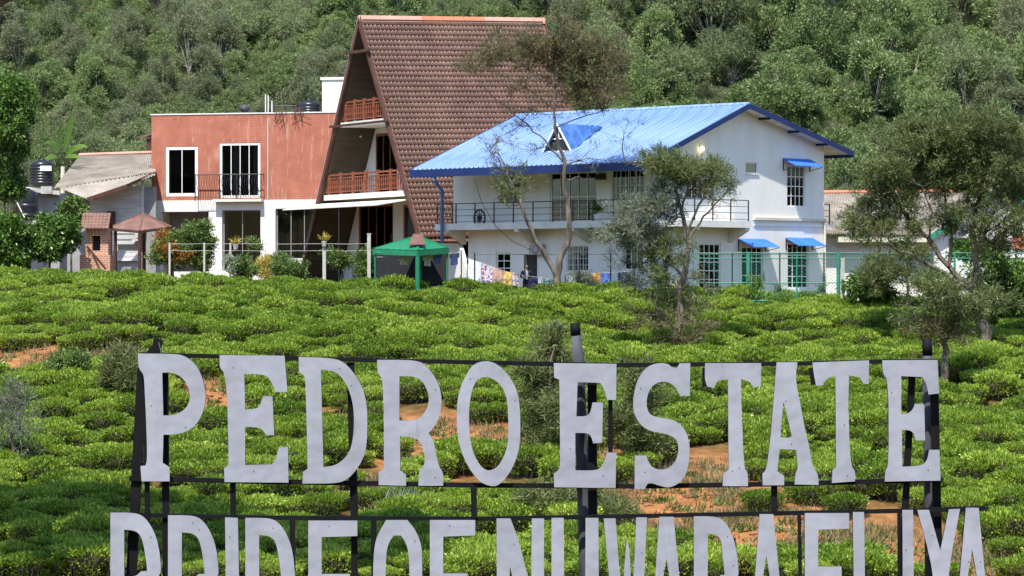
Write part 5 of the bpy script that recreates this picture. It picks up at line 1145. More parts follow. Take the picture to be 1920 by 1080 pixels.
spec_tree('wattle_tree', 'feathery olive tree in front of the corner of the white house', (P3(1270, 0, Y2).x, 0), Y2, [
    (0, (1270, 690, .20), (1268, 640, .17), (1276, 590, .15), (1273, 550, .13), (1286, 500, .12), (1291, 460, .11), (1285, 430, .10), (1278, 395, .07), (1270, 360, .05), (1262, 320, .03)), (.5, (1288, 440, .06), (1302, 400, .05), (1330, 355, .035), (1346, 320, .02)), (-.6, (1278, 395, .05), (1290, 340, .04), (1302, 300, .02)), (.4, (1291, 450, .05), (1320, 405, .04), (1345, 380, .03), (1372, 350, .015)), (-.5, (1282, 520, .07), (1235, 470, .05), (1185, 430, .035), (1150, 405, .02)), (.4, (1275, 570, .05), (1240, 520, .04), (1215, 470, .02)), (-.3, (1270, 620, .05), (1235, 580, .04), (1210, 550, .02))],
    [(1240, 300, 34, 20, 23, W, 'needle'), (1268, 322, 42, 28, 28, W, 'needle'), (1320, 318, 40, 22, 25, W, 'needle'), (1352, 336, 26, 22, 14, W, 'needle'), (1300, 340, 30, 18, 12, WB, 'needle'), (1375, 350, 16, 18, 5, WG, 'sparse'), (1340, 375, 40, 28, 12, WG, 'sparse'), (1245, 360, 30, 36, 16, WG, 'needle'), (1232, 400, 44, 30, 28, WG, 'needle'), (1182, 392, 42, 22, 22, WG, 'needle'), (1160, 432, 44, 26, 26, WG, 'needle'), (1205, 440, 44, 26, 23, WG, 'needle'), (1165, 490, 26, 34, 12, WG, 'sparse'), (1180, 530, 26, 30, 9, WG, 'sparse'),
     (1245, 470, 48, 30, 28, W, 'needle'), (1240, 520, 60, 36, 25, W, 'needle'), (1262, 565, 70, 36, 25, W, 'needle'), (1215, 590, 50, 32, 12, WB, 'needle'), (1300, 600, 50, 34, 11, WB, 'needle'), (1250, 632, 80, 26, 12, W, 'sparse'), (1310, 520, 24, 30, 7, WG, 'sparse'), (1300, 640, 40, 22, 13, WB, 'needle')], 2)
q3 = ground_at(1855, 664); Y3 = q3.y
spec_tree('spreading_tree', 'broad umbrella-crowned tree with leaning trunk at right edge', (P3(1857, 0, Y3).x, 0), Y3, [
    (0, (1858, 672, .30), (1846, 620, .24), (1832, 570, .20), (1828, 545, .19), (1833, 480, .14), (1822, 432, .12), (1836, 373, .08), (1845, 310, .04)), (.8, (1828, 548, .13), (1778, 500, .11), (1742, 448, .09), (1704, 405, .07), (1675, 370, .04), (1660, 330, .02)), (-.9, (1826, 548, .10), (1770, 510, .08), (1702, 478, .06), (1645, 455, .04), (1615, 430, .02)), (.6, (1778, 500, .08), (1788, 440, .06), (1776, 380, .045), (1760, 320, .025)), (1.0, (1832, 480, .07), (1855, 420, .055), (1885, 370, .04), (1905, 320, .02)), (-.7, (1742, 448, .05), (1745, 400, .04), (1725, 350, .02)), (-.8, (1788, 440, .05), (1810, 390, .04), (1815, 330, .02)), (.5, (1830, 470, .06), (1868, 450, .04), (1905, 420, .02))],
    [(1700, 280, 48, 28, 34, W, 'needle'), (1755, 258, 54, 30, 44, W, 'needle'), (1815, 252, 54, 30, 44, W, 'needle'), (1875, 262, 50, 34, 41, W, 'needle'), (1915, 290, 40, 40, 29, W, 'needle'), (1670, 322, 42, 26, 29, W, 'needle'), (1730, 312, 56, 28, 39, W, 'needle'), (1800, 305, 60, 30, 44, W, 'needle'), (1865, 318, 54, 30, 37, W, 'needle'), (1645, 372, 36, 22, 20, W, 'needle'), (1625, 410, 38, 28, 26, W, 'needle'), (1660, 400, 26, 22, 11, WG, 'sparse'), (1700, 350, 40, 20, 19, W, 'needle'), (1770, 350, 44, 18, 17, W, 'needle'), (1840, 362, 50, 20, 22, W, 'needle'), (1900, 370, 40, 34, 26, W, 'needle'), (1720, 400, 46, 30, 14, WG, 'sparse'), (1780, 400, 40, 26, 11, WG, 'sparse'), (1840, 420, 44, 30, 19, WG, 'sparse'), (1905, 440, 34, 34, 19, W, 'needle'), (1865, 460, 30, 24, 13, W, 'sparse'), (1720, 240, 40, 20, 19, W, 'needle'), (1790, 228, 50, 20, 25, W, 'needle'), (1850, 232, 50, 22, 25, W, 'needle'), (1630, 340, 34, 26, 19, W, 'needle'), (1605, 420, 24, 24, 14, W, 'needle'), (1690, 380, 44, 24, 19, W, 'needle'), (1760, 385, 44, 22, 16, WG, 'sparse'), (1820, 395, 44, 22, 19, W, 'needle'), (1885, 410, 40, 30, 25, W, 'needle'), (1910, 340, 36, 36, 26, W, 'needle'), (1760, 290, 90, 40, 44, W, 'needle'), (1850, 290, 70, 40, 37, W, 'needle'), (1870, 560, 50, 26, 19, W, 'needle'), (1830, 520, 34, 22, 10, W, 'sparse'), (1650, 440, 34, 20, 13, W, 'needle'), (1700, 428, 40, 22, 16, W, 'needle'), (1765, 425, 40, 22, 14, W, 'needle'), (1850, 448, 44, 24, 17, W, 'needle'), (1800, 345, 90, 26, 26, W, 'needle')], 3)
q4 = ground_at(1770, 742); Y4 = q4.y
spec_tree('small_tree', 'small olive tree with pale trunk just right of the letter sign', (P3(1770, 0, Y4).x, 0), Y4, [(0, (1770, 752, .17), (1772, 690, .14), (1769, 640, .11), (1762, 600, .07), (1754, 565, .03)), (.4, (1770, 650, .06), (1790, 610, .045), (1812, 580, .02)), (-.4, (1768, 640, .05), (1735, 605, .035), (1712, 590, .02)), (.2, (1768, 690, .03), (1748, 668, .015))],
    [(1755, 575, 56, 22, 20, W, 'needle'), (1805, 592, 44, 22, 16, W, 'needle'), (1715, 602, 38, 18, 11, W, 'needle'), (1800, 630, 28, 20, 8, WB, 'needle'), (1745, 620, 40, 18, 11, WB, 'needle'), (1770, 545, 36, 20, 15, W, 'needle'), (1700, 570, 30, 20, 7, W, 'sparse'), (1835, 565, 34, 24, 11, W, 'needle'), (1740, 530, 30, 20, 7, W, 'needle'), (1820, 610, 30, 20, 5, WG, 'sparse')], 4)
spec_tree('dark_sapling', 'thin dark sapling in front of the right-hand white wall', (P3(1700, 0, 145).x, 0), 145.0, [(0, (1700, 580, .06), (1702, 540, .05), (1700, 500, .035), (1706, 465, .015)), (.3, (1701, 530, .03), (1670, 515, .02), (1640, 505, .01))], [(1645, 500, 30, 20, 24, W, 'needle'), (1706, 474, 30, 20, 24, W, 'needle'), (1690, 512, 60, 12, 28, W, 'needle'), (1735, 500, 26, 18, 14, W, 'sparse'), (1640, 535, 22, 22, 14, W, 'needle')], 5)
qs = ground_at(1040, 880); 
spec_tree('sapling', 'feathery dark sapling behind the centre pole of the sign', (P3(1035, 0, qs.y).x, 0), qs.y, [(0, (1035, 890, .08), (1038, 800, .065), (1030, 720, .045), (1040, 650, .025)), (.3, (1036, 780, .03), (1010, 730, .02), (990, 700, .01)), (-.3, (1036, 760, .03), (1065, 710, .02), (1080, 680, .01))],
    [(1030, 640, 28, 30, 22, W, 'needle'), (1000, 700, 34, 30, 26, W, 'needle'), (1050, 700, 40, 34, 26, W, 'needle'), (1010, 760, 40, 34, 30, W, 'needle'), (1060, 770, 36, 36, 22, W, 'needle'), (1020, 830, 46, 34, 32, W, 'needle'), (1085, 640, 24, 22, 8, W, 'sparse')], 6)
qs = ground_at(1190, 878)
spec_tree('sapling', 'feathery dark sapling between the E and S of the sign', (P3(1185, 0, qs.y).x, 0), qs.y, [(0, (1185, 885, .07), (1188, 820, .055), (1192, 750, .035), (1196, 690, .015))], [(1190, 700, 30, 28, 18, W, 'needle'), (1200, 770, 36, 36, 26, W, 'needle'), (1165, 800, 32, 34, 22, W, 'needle'), (1215, 830, 36, 28, 24, W, 'needle'), (1230, 720, 30, 30, 14, W, 'sparse')], 7)
qs = ground_at(1090, 985)
spec_tree('low_shrub', 'dark feathery shrub low behind the centre of the sign', (P3(1060, 0, qs.y).x, 0), qs.y, [(0, (1060, 1010, .05), (1055, 960, .04), (1050, 920, .02))], [(1030, 935, 50, 26, 30, W, 'needle'), (1090, 945, 50, 28, 30, W, 'needle'), (1150, 960, 44, 30, 26, W, 'needle'), (1010, 980, 40, 24, 20, W, 'needle')], 8, 'shrub', shrub=True)
for (px, py, rx, ry, mn, lb, sd_) in ((130, 690, 40, 32, 'shrub_leaf', 'round dark shrub with bare stem on the left soil bank', 9), (232, 700, 34, 46, W, 'feathery grey shrub just left of the letter P', 10), (22, 790, 52, 90, WG, 'tall grey feathery bush at the left edge of the picture', 11)):
    qs = ground_at(px, py + ry + 14)
    spec_tree('slope_shrub', lb, (qs.x, 0), qs.y, [(0, (px, py + ry + 20, .06), (px + 3, py + ry * .3, .05), (px - 4, py - ry * .4, .02))], [(px + dx_ * rx, py + dy_ * ry, rx * .55, ry * .5, int((26 if ry < 60 else 11) * max(1, ry / 60)), mn, 'small' if mn == 'shrub_leaf' else ('needle' if ry < 60 else 'sparse')) for dx_, dy_ in ((-.45, .1), (.45, .15), (0, -.5), (0, .5), (-.3, -.3), (.35, -.35))], sd_, 'shrub', shrub=True)
# leafy plants round the houses
def shrub(name, px, py, rx, ry, Y, mn, kind, label, seed, cat='shrub', n=7, per=16, extra=()):
    g = rng(seed); bl = [(px + g.normal(0, .42) * rx, py + g.normal(0, .42) * ry, rx * .5, ry * .5, per, mn, kind) for _ in range(n)] + [(px + g.normal(0, .4) * rx, py + g.normal(0, .4) * ry, rx * .4, ry * .4, max(3, per // 2), m2, kind) for m2 in extra]
    bs = P3(px, 0, Y).x; yb = 540 - F * (gz(bs, Y) - .15) / Y
    return spec_tree(name, label, (bs, 0), Y, [(0, (px, max(yb, py + ry), .06), (px + 2, py + ry * .3, .045), (px - 2, py - ry * .4, .02))], bl, seed, cat, shrub=True)
shrub('leafy_tree', 18, 215, 38, 70, 166, 'broad_leaf', 'broad', 'tall glossy leafy tree filling the left edge beside the tank', 50, 'tree', 30, 46); shrub('leafy_tree', 8, 335, 26, 40, 167, 'broad_leaf', 'broad', 'dark leafy tree left of the water tanks at the picture edge', 49, 'tree', 12, 30); shrub('leafy_hedge', 18, 450, 40, 40, 158, 'broad_leaf', 'broad', 'leftmost glossy green hedge bush below the tank shed', 51, 'hedge', 26, 44); shrub('leafy_hedge', 92, 450, 32, 38, 159, 'broad_leaf', 'broad', 'glossy green hedge bush left of the brick shrine', 52, 'hedge', 26, 44); shrub('leafy_shrub', 134, 388, 22, 18, 172, 'shrub_leaf', 'broad', 'dark shrub under the lean-to roof of the boarded house', 53, n=7, per=22)
shrub('flowering_bush', 322, 464, 38, 32, 157, 'shrub_leaf', 'small', 'orange flowering bush in front of terracotta building', 54, n=12, per=30, extra=('orange_leaf',) * 9); shrub('leafy_shrub', 376, 468, 22, 30, 158, 'shrub_leaf', 'small', 'green shrub right of the orange flowering bush', 55, n=12, per=30)
shrub('leafy_shrub', 452, 498, 24, 18, 152, 'shrub_leaf', 'small', 'low pale green shrub before the shop window', 56, extra=('pale_grass',) * 3); shrub('leafy_shrub', 540, 500, 32, 28, 151.5, 'shrub_leaf', 'small', 'dark green rounded shrub left of the A-frame base', 57, n=9, per=26); shrub('leafy_shrub', 640, 490, 26, 24, 153, 'shrub_leaf', 'small', 'flowering shrub in front of the A-frame porch', 58, extra=('cloth_pink',) and ('orange_leaf', 'pale_grass')); shrub('leafy_shrub', 688, 492, 24, 26, 152.6, 'shrub_leaf', 'small', 'dark shrub at the left side of green gazebo', 59, n=8, per=20)
shrub('yellow_plant', 497, 500, 14, 14, 152, 'pot_flower', 'needle', 'yellow green spiky plant beside the white shop pillar', 60, 'plant', 4, 8); shrub('leafy_shrub', 1632, 535, 40, 28, 146.2, 'broad_leaf', 'broad', 'leafy bush behind the green fence left of the dark sapling', 61, n=9, per=20); shrub('leafy_shrub', 1760, 540, 40, 26, 146, 'shrub_leaf', 'small', 'green bush behind the fence below the brown window', 62, n=8, per=20); shrub('tall_bush', 1880, 520, 60, 48, 143, 'broad_leaf', 'broad', 'large lush bush at the right edge below the spreading tree', 63, n=14, per=30); shrub('leafy_shrub', 1830, 470, 40, 20, 150, 'broad_leaf', 'broad', 'light green bush under the brown window at right', 64, n=8, per=20)
shrub('leafy_shrub', 1340, 558, 40, 14, 147.6, 'shrub_leaf', 'small', 'low weedy shrub at the foot of the French window', 65, n=6, per=14, extra=('dry_grass',) * 3); shrub('leafy_shrub', 1120, 560, 44, 16, 146.8, 'shrub_leaf', 'small', 'low green shrub under the orange towel', 66, n=8, per=16); shrub('bare_shrub', 1095, 520, 26, 26, 148.2, WG, 'sparse', 'twiggy bare shrub in front of the curtained window', 67, n=6, per=9)
shrub('tank_side_shrub', 470, 455, 16, 22, 166, 'shrub_leaf', 'small', 'small thin green shrub before the white pillar', 68, n=4, per=8)
# plants on the fence posts and spilling over the parapet
for px, py, Y, lb in ((608, 452, 150.9, 'spiky pale plant on top of the concrete post'), (442, 458, 152.0, 'spiky pale plant above the wire fence before shop window')):
    p = P3(px, py, Y); t = empty('spiky_plant', p); tag(t, lb, 'plant'); g = rng(int(px)); V, Fc = blades(np.zeros((60, 3)), g, .25, .55, .05, .9); obj('blades', mesh_parts('blades', [(V, Fc, 'pot_flower')]), t)
    MB().lathe((0, 0, -.25), [(.10, 0), (.14, .24), (.11, .25)], 10).build('pot', 'concrete', t)
vv = RB.hit(541, 205, 1, -.05); wv = (RB.loc + Matrix.Rotation(RRZ, 3, 'Z') @ Vector((vv.x, -.05, zt + .08))) * KRB
t = empty('trailing_plant', wv, RRZ); tag(t, 'dead reddish trailing plant hanging over the terracotta parapet', 'plant'); g = rng(77); m_ = MB()
for k in range(16):
    x = g.uniform(-.9, .9); m_.tube([(x, .1, .25), (x + g.normal(0, .08), -.1, .22), (x + g.normal(0, .12), -.16, -.1), (x + g.normal(0, .2), -.14, -g.uniform(.2, .85))], .016, 4)
m_.build('stems', 'wood_barge', t)
# banana
qb = P3(118, 312, 192); t = empty('banana_plant', Vector((qb.x, qb.y, gz(qb.x, qb.y)))); tag(t, 'banana plant with long arching leaves behind the boarded house', 'banana plant'); S = Sub(t)
S.mb().tube([Vector((qb.x, qb.y, gz(qb.x, qb.y) - .3)), Vector((qb.x, qb.y, qb.z))], [.2, .13], 8).build('stem', 'cream', t)
for a, b, c, w_ in (((120, 285), (132, 240), (136, 205), 0.180), ((125, 290), (145, 268), (165, 276), 0.168), ((110, 285), (98, 262), (84, 268), 0.156), ((122, 295), (140, 288), (150, 298), 0.132), ((108, 295), (92, 290), (80, 305), 0.132), ((112, 280), (108, 250), (118, 228), 0.132)):
    p0, p1, p2 = P3(*a, 192), P3(*b, 191.7), P3(*c, 191.4); m_ = S.mb(); V = []; Fs = []; N_ = 12
    for i in range(N_ + 1):
        u = i / N_; p = p0.lerp(p1, u).lerp(p1.lerp(p2, u), u); tg = (p1 - p0).lerp(p2 - p1, u).normalized(); sd_ = tg.cross(Vector((.25, -1, .2))).normalized(); ww = w_ * math.sin(math.pi * min(1, .08 + u * .95)) ** .6
        V += [p + sd_ * ww + Vector((0, 0, -.10 * ww)), p + Vector((0, 0, .04)), p - sd_ * ww + Vector((0, 0, -.10 * ww))]
    for i in range(N_):
        j = 3 * i; Fs += [(j, j + 1, j + 4, j + 3), (j + 1, j + 2, j + 5, j + 4)]
    m_.add(V, Fs).build('leaf', 'banana_leaf', t)
# big roadside tree left of the picture whose shade falls on the lower tea
spec_tree('shade_tree', 'big spreading roadside tree shading the lower left tea', (-18.5, 0), 80.0, [(0, (-420, 1150, .4), (-410, 900, .33), (-380, 500, .28), (-250, 100, .2), (-100, -60, .12)), (2, (-340, 500, .2), (-100, 50, .16), (200, -130, .1), (420, -190, .05))],
    [(x, y, 150, 80, 150, 'broad_leaf', 'big', dy) for x, y, dy in ((-330, -150, 5), (-200, -170, 5), (-80, -180, 4), (-330, -200, 2), (-200, -230, 2), (-60, -230, 2), (60, -240, 3), (-250, -260, 0), (-80, -300, 0), (80, -270, 0), (220, -300, 0), (350, -310, 0), (470, -310, -.5), (-150, -220, -4), (50, -300, -4), (250, -300, -4), (400, -310, -4))], 90)

# ------------------------------------------------------------------ the letter sign
SY = 30.0
sg_ = empty('letter_sign', (0, SY, gz(0, SY))); tag(sg_, 'large white cut-out letter sign on a black metal frame in the foreground', 'sign')
SZ = gz(0, SY)
def sp(px, py, d=0.0): return Vector(((px - 960) / F * SY, d, (540 - py) / F * SY - SZ))
def smooth_poly(pts, it=2, lim=48):
    for _ in range(it):
        out = []; N = len(pts)
        for i in range(N):
            a, b, c = Vector(pts[i - 1]), Vector(pts[i]), Vector(pts[(i + 1) % N]); u, v = (b - a), (c - b)
            ang = math.degrees(u.angle(v)) if u.length > 1e-6 and v.length > 1e-6 else 0
            if ang < lim and ang > 4: out += [tuple(b.lerp(a, .25)), tuple(b.lerp(c, .25))]
            else: out.append(tuple(b))
        pts = out
    return pts
BOLT = []
def letter(outer, holes=(), th=.045, name='letter'):
    loops = [smooth_poly(outer)] + [smooth_poly(h) for h in holes]; flat = [p for lp in loops for p in lp]
    tris = tessellate_polygon([[Vector((x, -y, 0)) for x, y in lp] for lp in loops]); N = len(flat); V = [sp(x, y, 0) for x, y in flat] + [sp(x, y, th) for x, y in flat]
    Fs = []
    for a, b, c in tris:
        A, B, C_ = V[a], V[b], V[c]; nrm = (B - A).cross(C_ - A)
        if nrm.y > 0: b, c = c, b
        Fs.append((a, b, c)); Fs.append((c + N, b + N, a + N))
    nt = len(Fs); o = 0
    for lp in loops:
        k = len(lp)
        for i in range(k): j = (i + 1) % k; Fs.append((o + i, o + j, o + j + N, o + i + N))
        o += k
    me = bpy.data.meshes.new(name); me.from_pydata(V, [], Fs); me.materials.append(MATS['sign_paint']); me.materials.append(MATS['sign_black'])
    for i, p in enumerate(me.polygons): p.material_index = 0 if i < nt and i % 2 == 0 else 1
    me.update(); lo = obj(name, me, sg_); rg = random.Random(int(outer[0][0])); cand_ = [((V[a] + V[b] + V[c]) / 3) for a, b, c in tris if ((V[b] - V[a]).cross(V[c] - V[a])).length > .004]; rg.shuffle(cand_)
    for p in cand_[:2]:
        o_ = MB().lathe((0, 0, 0), [(.001, 0), (.005, 0), (.005, .003), (.002, .005)], 8).build('bolt', 'galv', lo) if not BOLT else link(bpy.data.objects.new('bolt', BOLT[0]), lo); BOLT[:] = [o_.data]; o_.rotation_euler = (R(90), 0, 0); o_.location = (p.x, -.001, p.z)
    return lo
c1 = lambda L_: [(200 + x / 3.6, 640 + y / 3.6) for x, y in L_]
c2 = lambda L_: [(460 + x / 3.6, 640 + y / 3.6) for x, y in L_]
c3 = lambda L_: [(840 + x / 3.856, 660 + y / 3.856) for x, y in L_]
c4 = lambda L_: [(1160 + x / 3.856, 660 + y / 3.856) for x, y in L_]
c5 = lambda L_: [(1420 + x / 3.7237, 650 + y / 3.7237) for x, y in L_]
letter(c1([(210, 82), (430, 84), (520, 92), (600, 150), (650, 250), (672, 370), (655, 470), (610, 560), (540, 610), (460, 630), (383, 630), (378, 820), (425, 850), (425, 945), (235, 945), (228, 842), (262, 838), (275, 800), (265, 500), (255, 300), (250, 220), (215, 185)]), [c1([(375, 208), (440, 210), (500, 235), (545, 290), (568, 370), (545, 440), (500, 480), (440, 500), (382, 500)])])
letter([(411.7, 665.6), (533.6, 667), (539, 735), (517, 735), (507, 712), (495, 701.5), (458, 701), (459.7, 768), (482, 766), (488, 759), (493, 743), (511, 743), (514, 816), (499, 816), (492, 805), (482, 801), (459.7, 800), (459.7, 872), (510, 870.5), (518, 859), (522.5, 838.6), (540, 838), (541, 905), (421, 904), (420, 877.5), (428, 873), (429, 857), (426, 751), (422, 700), (411.7, 690)])
letter(c2([(360, 105), (600, 112), (680, 150), (760, 250), (810, 360), (825, 500), (820, 700), (800, 780), (750, 870), (680, 940), (600, 960), (385, 960), (390, 880), (420, 860), (415, 600), (405, 260), (400, 235), (362, 205)]), [c2([(510, 190), (600, 200), (660, 250), (710, 350), (735, 480), (730, 650), (700, 760), (620, 835), (527, 850)])])
letter(c2([(890, 125), (1160, 125), (1230, 170), (1300, 270), (1328, 380), (1320, 480), (1290, 560), (1235, 620), (1270, 660), (1290, 780), (1310, 850), (1338, 890), (1335, 975), (1168, 975), (1170, 875), (1205, 840), (1215, 790), (1190, 690), (1150, 650), (1045, 640), (1045, 870), (1085, 900), (1085, 975), (900, 970), (900, 880), (935, 860), (935, 600), (930, 260), (890, 210)]), [c2([(1040, 235), (1140, 235), (1200, 270), (1240, 360), (1235, 440), (1190, 510), (1120, 535), (1040, 535)])])
letter(c3([(240, 65), (330, 70), (420, 140), (490, 250), (520, 370), (525, 650), (490, 790), (430, 900), (360, 970), (300, 970), (230, 940), (150, 840), (95, 720), (65, 590), (62, 390), (85, 260), (130, 170), (170, 100)]), [c3([(250, 178), (300, 180), (360, 215), (410, 280), (435, 390), (438, 640), (410, 750), (360, 830), (310, 858), (260, 850), (210, 790), (170, 690), (155, 580), (150, 420), (170, 280), (205, 205)])])
letter(c3([(765, 80), (1218, 85), (1215, 348), (1150, 345), (1130, 270), (1100, 222), (937, 218), (928, 465), (1000, 465), (1030, 440), (1045, 365), (1120, 365), (1115, 655), (1050, 660), (1035, 610), (1010, 585), (920, 585), (920, 855), (1070, 858), (1110, 830), (1135, 780), (1148, 725), (1215, 728), (1212, 983), (768, 978), (765, 880), (805, 850), (812, 800), (805, 200), (768, 185)]))
letter(c4([(518, 80), (515, 318), (445, 318), (415, 260), (370, 220), (310, 212), (250, 235), (210, 300), (200, 380), (215, 440), (260, 470), (380, 485), (450, 520), (495, 590), (515, 680), (510, 780), (490, 880), (440, 950), (360, 985), (290, 965), (230, 945), (205, 955), (190, 990), (115, 990), (118, 748), (200, 748), (220, 810), (270, 850), (340, 850), (400, 810), (430, 740), (432, 670), (410, 620), (340, 590), (240, 575), (170, 540), (120, 470), (102, 400), (110, 290), (145, 180), (200, 110), (270, 80), (355, 82), (385, 112), (420, 118), (440, 82)]))
letter(c4([(625, 80), (1030, 80), (1028, 250), (975, 255), (950, 215), (885, 195), (885, 300), (905, 840), (935, 870), (935, 970), (752, 970), (755, 880), (795, 850), (790, 200), (740, 200), (710, 215), (690, 260), (640, 250), (622, 200)]))
letter(c5([(135, 108), (280, 108), (265, 220), (300, 400), (330, 560), (370, 730), (385, 840), (425, 890), (428, 965), (260, 962), (265, 880), (285, 850), (270, 720), (155, 715), (140, 870), (185, 900), (188, 968), (38, 968), (35, 885), (65, 860), (95, 600), (115, 350), (125, 220)]), [c5([(182, 385), (200, 450), (240, 625), (210, 640), (160, 630)])])
letter(c5([(385, 110), (780, 95), (778, 262), (740, 258), (715, 215), (640, 200), (635, 400), (648, 820), (685, 870), (682, 940), (520, 952), (525, 860), (550, 840), (548, 600), (545, 205), (500, 215), (470, 235), (455, 270), (410, 272), (392, 180)]))
letter(c5([(872, 95), (1258, 92), (1270, 325), (1195, 335), (1180, 260), (1150, 212), (1005, 205), (1005, 470), (1060, 465), (1090, 430), (1098, 400), (1165, 400), (1172, 655), (1105, 655), (1090, 600), (1060, 582), (1010, 580), (1012, 838), (1140, 832), (1185, 800), (1200, 720), (1272, 720), (1280, 935), (890, 942), (892, 860), (918, 830), (915, 240), (875, 190)]))
# second row
HB = 225
def bowlD(x0, x1, t, b, s=26):
    w_ = x1 - x0
    return [(x0, t), (x0 + .50 * w_, t), (x0 + .70 * w_, t + 10), (x0 + .88 * w_, t + 38), (x1 - 3, t + 70), (x1, t + 105), (x1, b - 105) if b - t > 200 else (x1 - 1, t + 112), (x1 - 3, b - 70) if b - t > 200 else (x1 - 6, b - 28), (x0 + .85 * w_, b - 34) if b - t > 200 else (x0 + .80 * w_, b - 10), (x0 + .5 * w_, b), (x0, b)], \
        [(x0 + s, t + 32), (x0 + .50 * w_, t + 34), (x0 + .62 * w_, t + 46), (x1 - s - 4, t + 76), (x1 - s, t + 108), (x1 - s, b - 108) if b - t > 200 else (x1 - s - 1, t + 110), (x1 - s - 6, b - 70) if b - t > 200 else (x1 - s - 6, b - 40), (x0 + .6 * w_, b - 40), (x0 + .5 * w_, b - 30), (x0 + s, b - 30)]
def L2_P(x0, x1, t, leg=False):
    o, h = bowlD(x0, x1, t, t + 150); b = t + HB; o = o[:-1]
    if leg: o += [(x0 + .58 * (x1 - x0), t + 152), (x1, b), (x1 - 28, b), (x0 + 34, t + 156), (x0 + 26, t + 156), (x0 + 26, b), (x0, b)]
    else: o += [(x0 + 26, t + 150), (x0 + 26, b), (x0, b)]
    letter(o, [h])
def L2_A(x0, x1, t0, t1, t):
    b = t + HB; m = (t0 + t1) / 2; w_ = (x1 - x0)
    letter([(t0, t), (t1, t), (x1, b), (x1 - 22, b), (m + w_ * .18 + 4, t + 165), (m - w_ * .18 - 4, t + 165), (x0 + 22, b), (x0, b)], [[(m, t + 78), (m + w_ * .16, t + 140), (m - w_ * .16, t + 140)]])
L2_P(207, 302, 961); L2_P(315, 410, 966, True); letter([(422, 970), (446, 971), (448, 1080), (447, 970 + HB), (423, 970 + HB), (423, 1080)])
o, h = bowlD(460, 553, 971, 971 + HB); letter(o, [h])
def L2_E(x0, x1, t, full=True, s=25):
    b = t + HB; o = [(x0, t), (x1, t), (x1, t + 29), (x0 + s, t + 31), (x0 + s, t + 100), (x1 - 14, t + 100), (x1 - 14, t + 128), (x0 + s, t + 128)]
    o += [(x0 + s, b - 29), (x1, b - 29), (x1, b), (x0, b)] if full else [(x0 + s, b), (x0, b)]
    letter(o)
L2_E(578, 670, 976)
letter([(724, 975), (764, 975), (780, 995), (790, 1020), (792, 1055), (791, 1120), (780, 1170), (762, 1196), (724, 1196), (706, 1170), (699, 1120), (700, 1040), (706, 1005)], [[(738, 1004), (752, 1004), (764, 1022), (768, 1060), (767, 1130), (754, 1166), (736, 1166), (724, 1130), (723, 1050), (727, 1020)]])
L2_E(806, 891, 975, False)
b = 972 + HB; letter([(931, 972), (957, 972), (972, 1010), (984, 1060), (996, 1100), (997, 972), (1020, 972), (1020, b), (994, b), (970, 1125), (956, 1060), (953, b), (932, b)])
letter([(1034, 971), (1057, 971), (1058, 1150), (1066, 1168), (1090, 1168), (1097, 1150), (1098, 971), (1122, 971), (1123, 1160), (1108, 1192), (1080, 1197), (1050, 1192), (1034, 1160)])
letter([(1132, 972), (1154, 972), (1160, 1050), (1167, 1120), (1172, 1040), (1176, 1010), (1181, 1035), (1184, 1120), (1189, 1060), (1193, 970), (1213, 970), (1208, 1080), (1196, 1195), (1180, 1195), (1175, 1130), (1170, 1195), (1154, 1195), (1142, 1080)])
L2_A(1221, 1285, 1236, 1263, 969); L2_P(1301, 1385, 968, True); L2_A(1408, 1472, 1424, 1450, 964)
L2_E(1509, 1592, 962); letter([(1599, 960), (1620, 960), (1623, 1155), (1680, 1155), (1680, 960 + HB), (1602, 960 + HB)])
letter([(1692, 956), (1712, 956), (1714, 956 + HB), (1693, 956 + HB)])
letter([(1720, 956), (1742, 956), (1763, 1032), (1779, 955), (1800, 954), (1777, 1075), (1776, 1180), (1752, 1180), (1752, 1075)])
L2_A(1791, 1856, 1811, 1835, 952)
def rail(pts, w_, d=.10):
    m_ = MB()
    for a, b in zip(pts[:-1], pts[1:]): m_.bar(sp(*a, d), sp(*b, d), .04, w_ / 200)
    m_.build('rail', 'sign_black', sg_)
rail([(262, 665), (420, 669), (700, 676), (1035, 683), (1180, 685), (1500, 682), (1660, 678), (1762, 677)], 8)
rail([(240, 898), (430, 903), (890, 911), (1200, 913), (1500, 908), (1770, 900)], 9)
rail([(212, 966), (500, 972), (900, 974), (1200, 969), (1700, 959), (1850, 954)], 8)
rail([(212, 1188), (900, 1200), (1850, 1178)], 8)
def strut(a, b, w_, d=.09, name='strut', mn='sign_black'): MB().bar(sp(*a, d), sp(*b, d), w_ / 200, .06, up=(0, 1, 0)).build(name, mn, sg_)
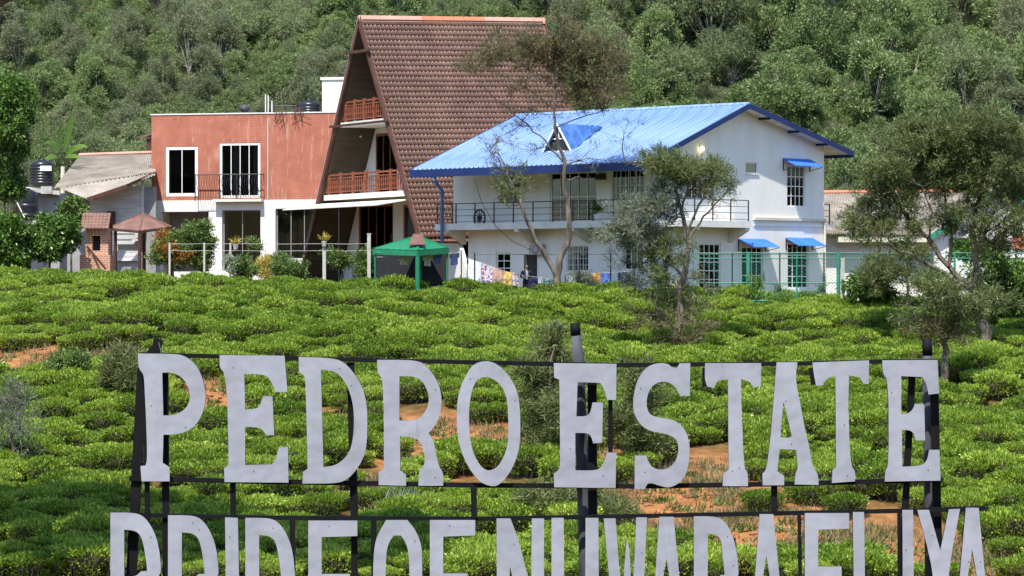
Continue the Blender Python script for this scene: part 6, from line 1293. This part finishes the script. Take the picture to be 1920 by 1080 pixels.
strut((294, 636), (262, 760), 17, .17, 'post'); strut((264, 690), (243, 1080), 19, .145, 'post'); strut((243, 1081), (232, 1320), 19, .145, 'post')
strut((272, 760), (277, 1190), 9); strut((306, 700), (311, 1320), 13, .14, 'post'); strut((435, 904), (436, 972), 10); strut((656, 680), (663, 974), 14, .13, 'post'); strut((663, 974.5), (664, 1310), 12, .13, 'post'); strut((547, 975), (548, 1190), 10)
strut((888, 912), (889, 973), 11); strut((700, 974), (701, 1190), 10); strut((1145, 700), (1145, 913), 8); strut((1111, 690), (1114, 1320), 17, .19, 'post')
strut((1453, 908), (1453, 966), 11); strut((1714, 690), (1700, 960), 12, .13, 'post'); strut((1700, 960.5), (1690, 1300), 12, .13, 'post'); strut((1757, 740), (1770, 1300), 15, .20, 'post'); strut((1322, 690), (1322, 725), 8); strut((1523, 690), (1527, 722), 8)
strut((1376, 1010), (1377, 1190), 9); strut((1500, 964), (1504, 1190), 6); strut((1688, 960), (1690, 1190), 6)
pl = MB(); pl.tube([sp(1079, 606, .30), sp(1081, 630, .30)], .048, 12); pl.build('pole_cap', 'sign_black', sg_, True); MB().tube([sp(1747, 636, .34), sp(1748, 668, .34)], .049, 12).build('pole_cap', 'sign_black', sg_, True)
MB().tube([sp(1081, 628, .30), sp(1086, 680, .30), sp(1092, 840, .30), sp(1099, 1080, .30), sp(1104, 1320, .30)], [.046, .055, .058, .060, .062], 14).build('pole', 'galv', sg_, True)
MB().tube([sp(1748, 640, .34), sp(1748, 720, .34), sp(1752, 900, .34), sp(1757, 1320, .34)], [.045, .05, .055, .058], 14).build('pole', 'galv', sg_, True)
pk = MB(); pk.tube([sp(293, 638, .16), sp(302, 664, .05)], .004, 4); pk.build('tie_wire', 'galv', sg_)
MB().add([sp(268, 664, .12), sp(288, 644, .12), sp(303, 664, .12), sp(268, 664, .18), sp(288, 644, .18), sp(303, 664, .18)], [(0, 2, 1), (3, 4, 5), (0, 1, 4, 3), (1, 2, 5, 4), (2, 0, 3, 5)]).build('gusset', 'sign_black', sg_)
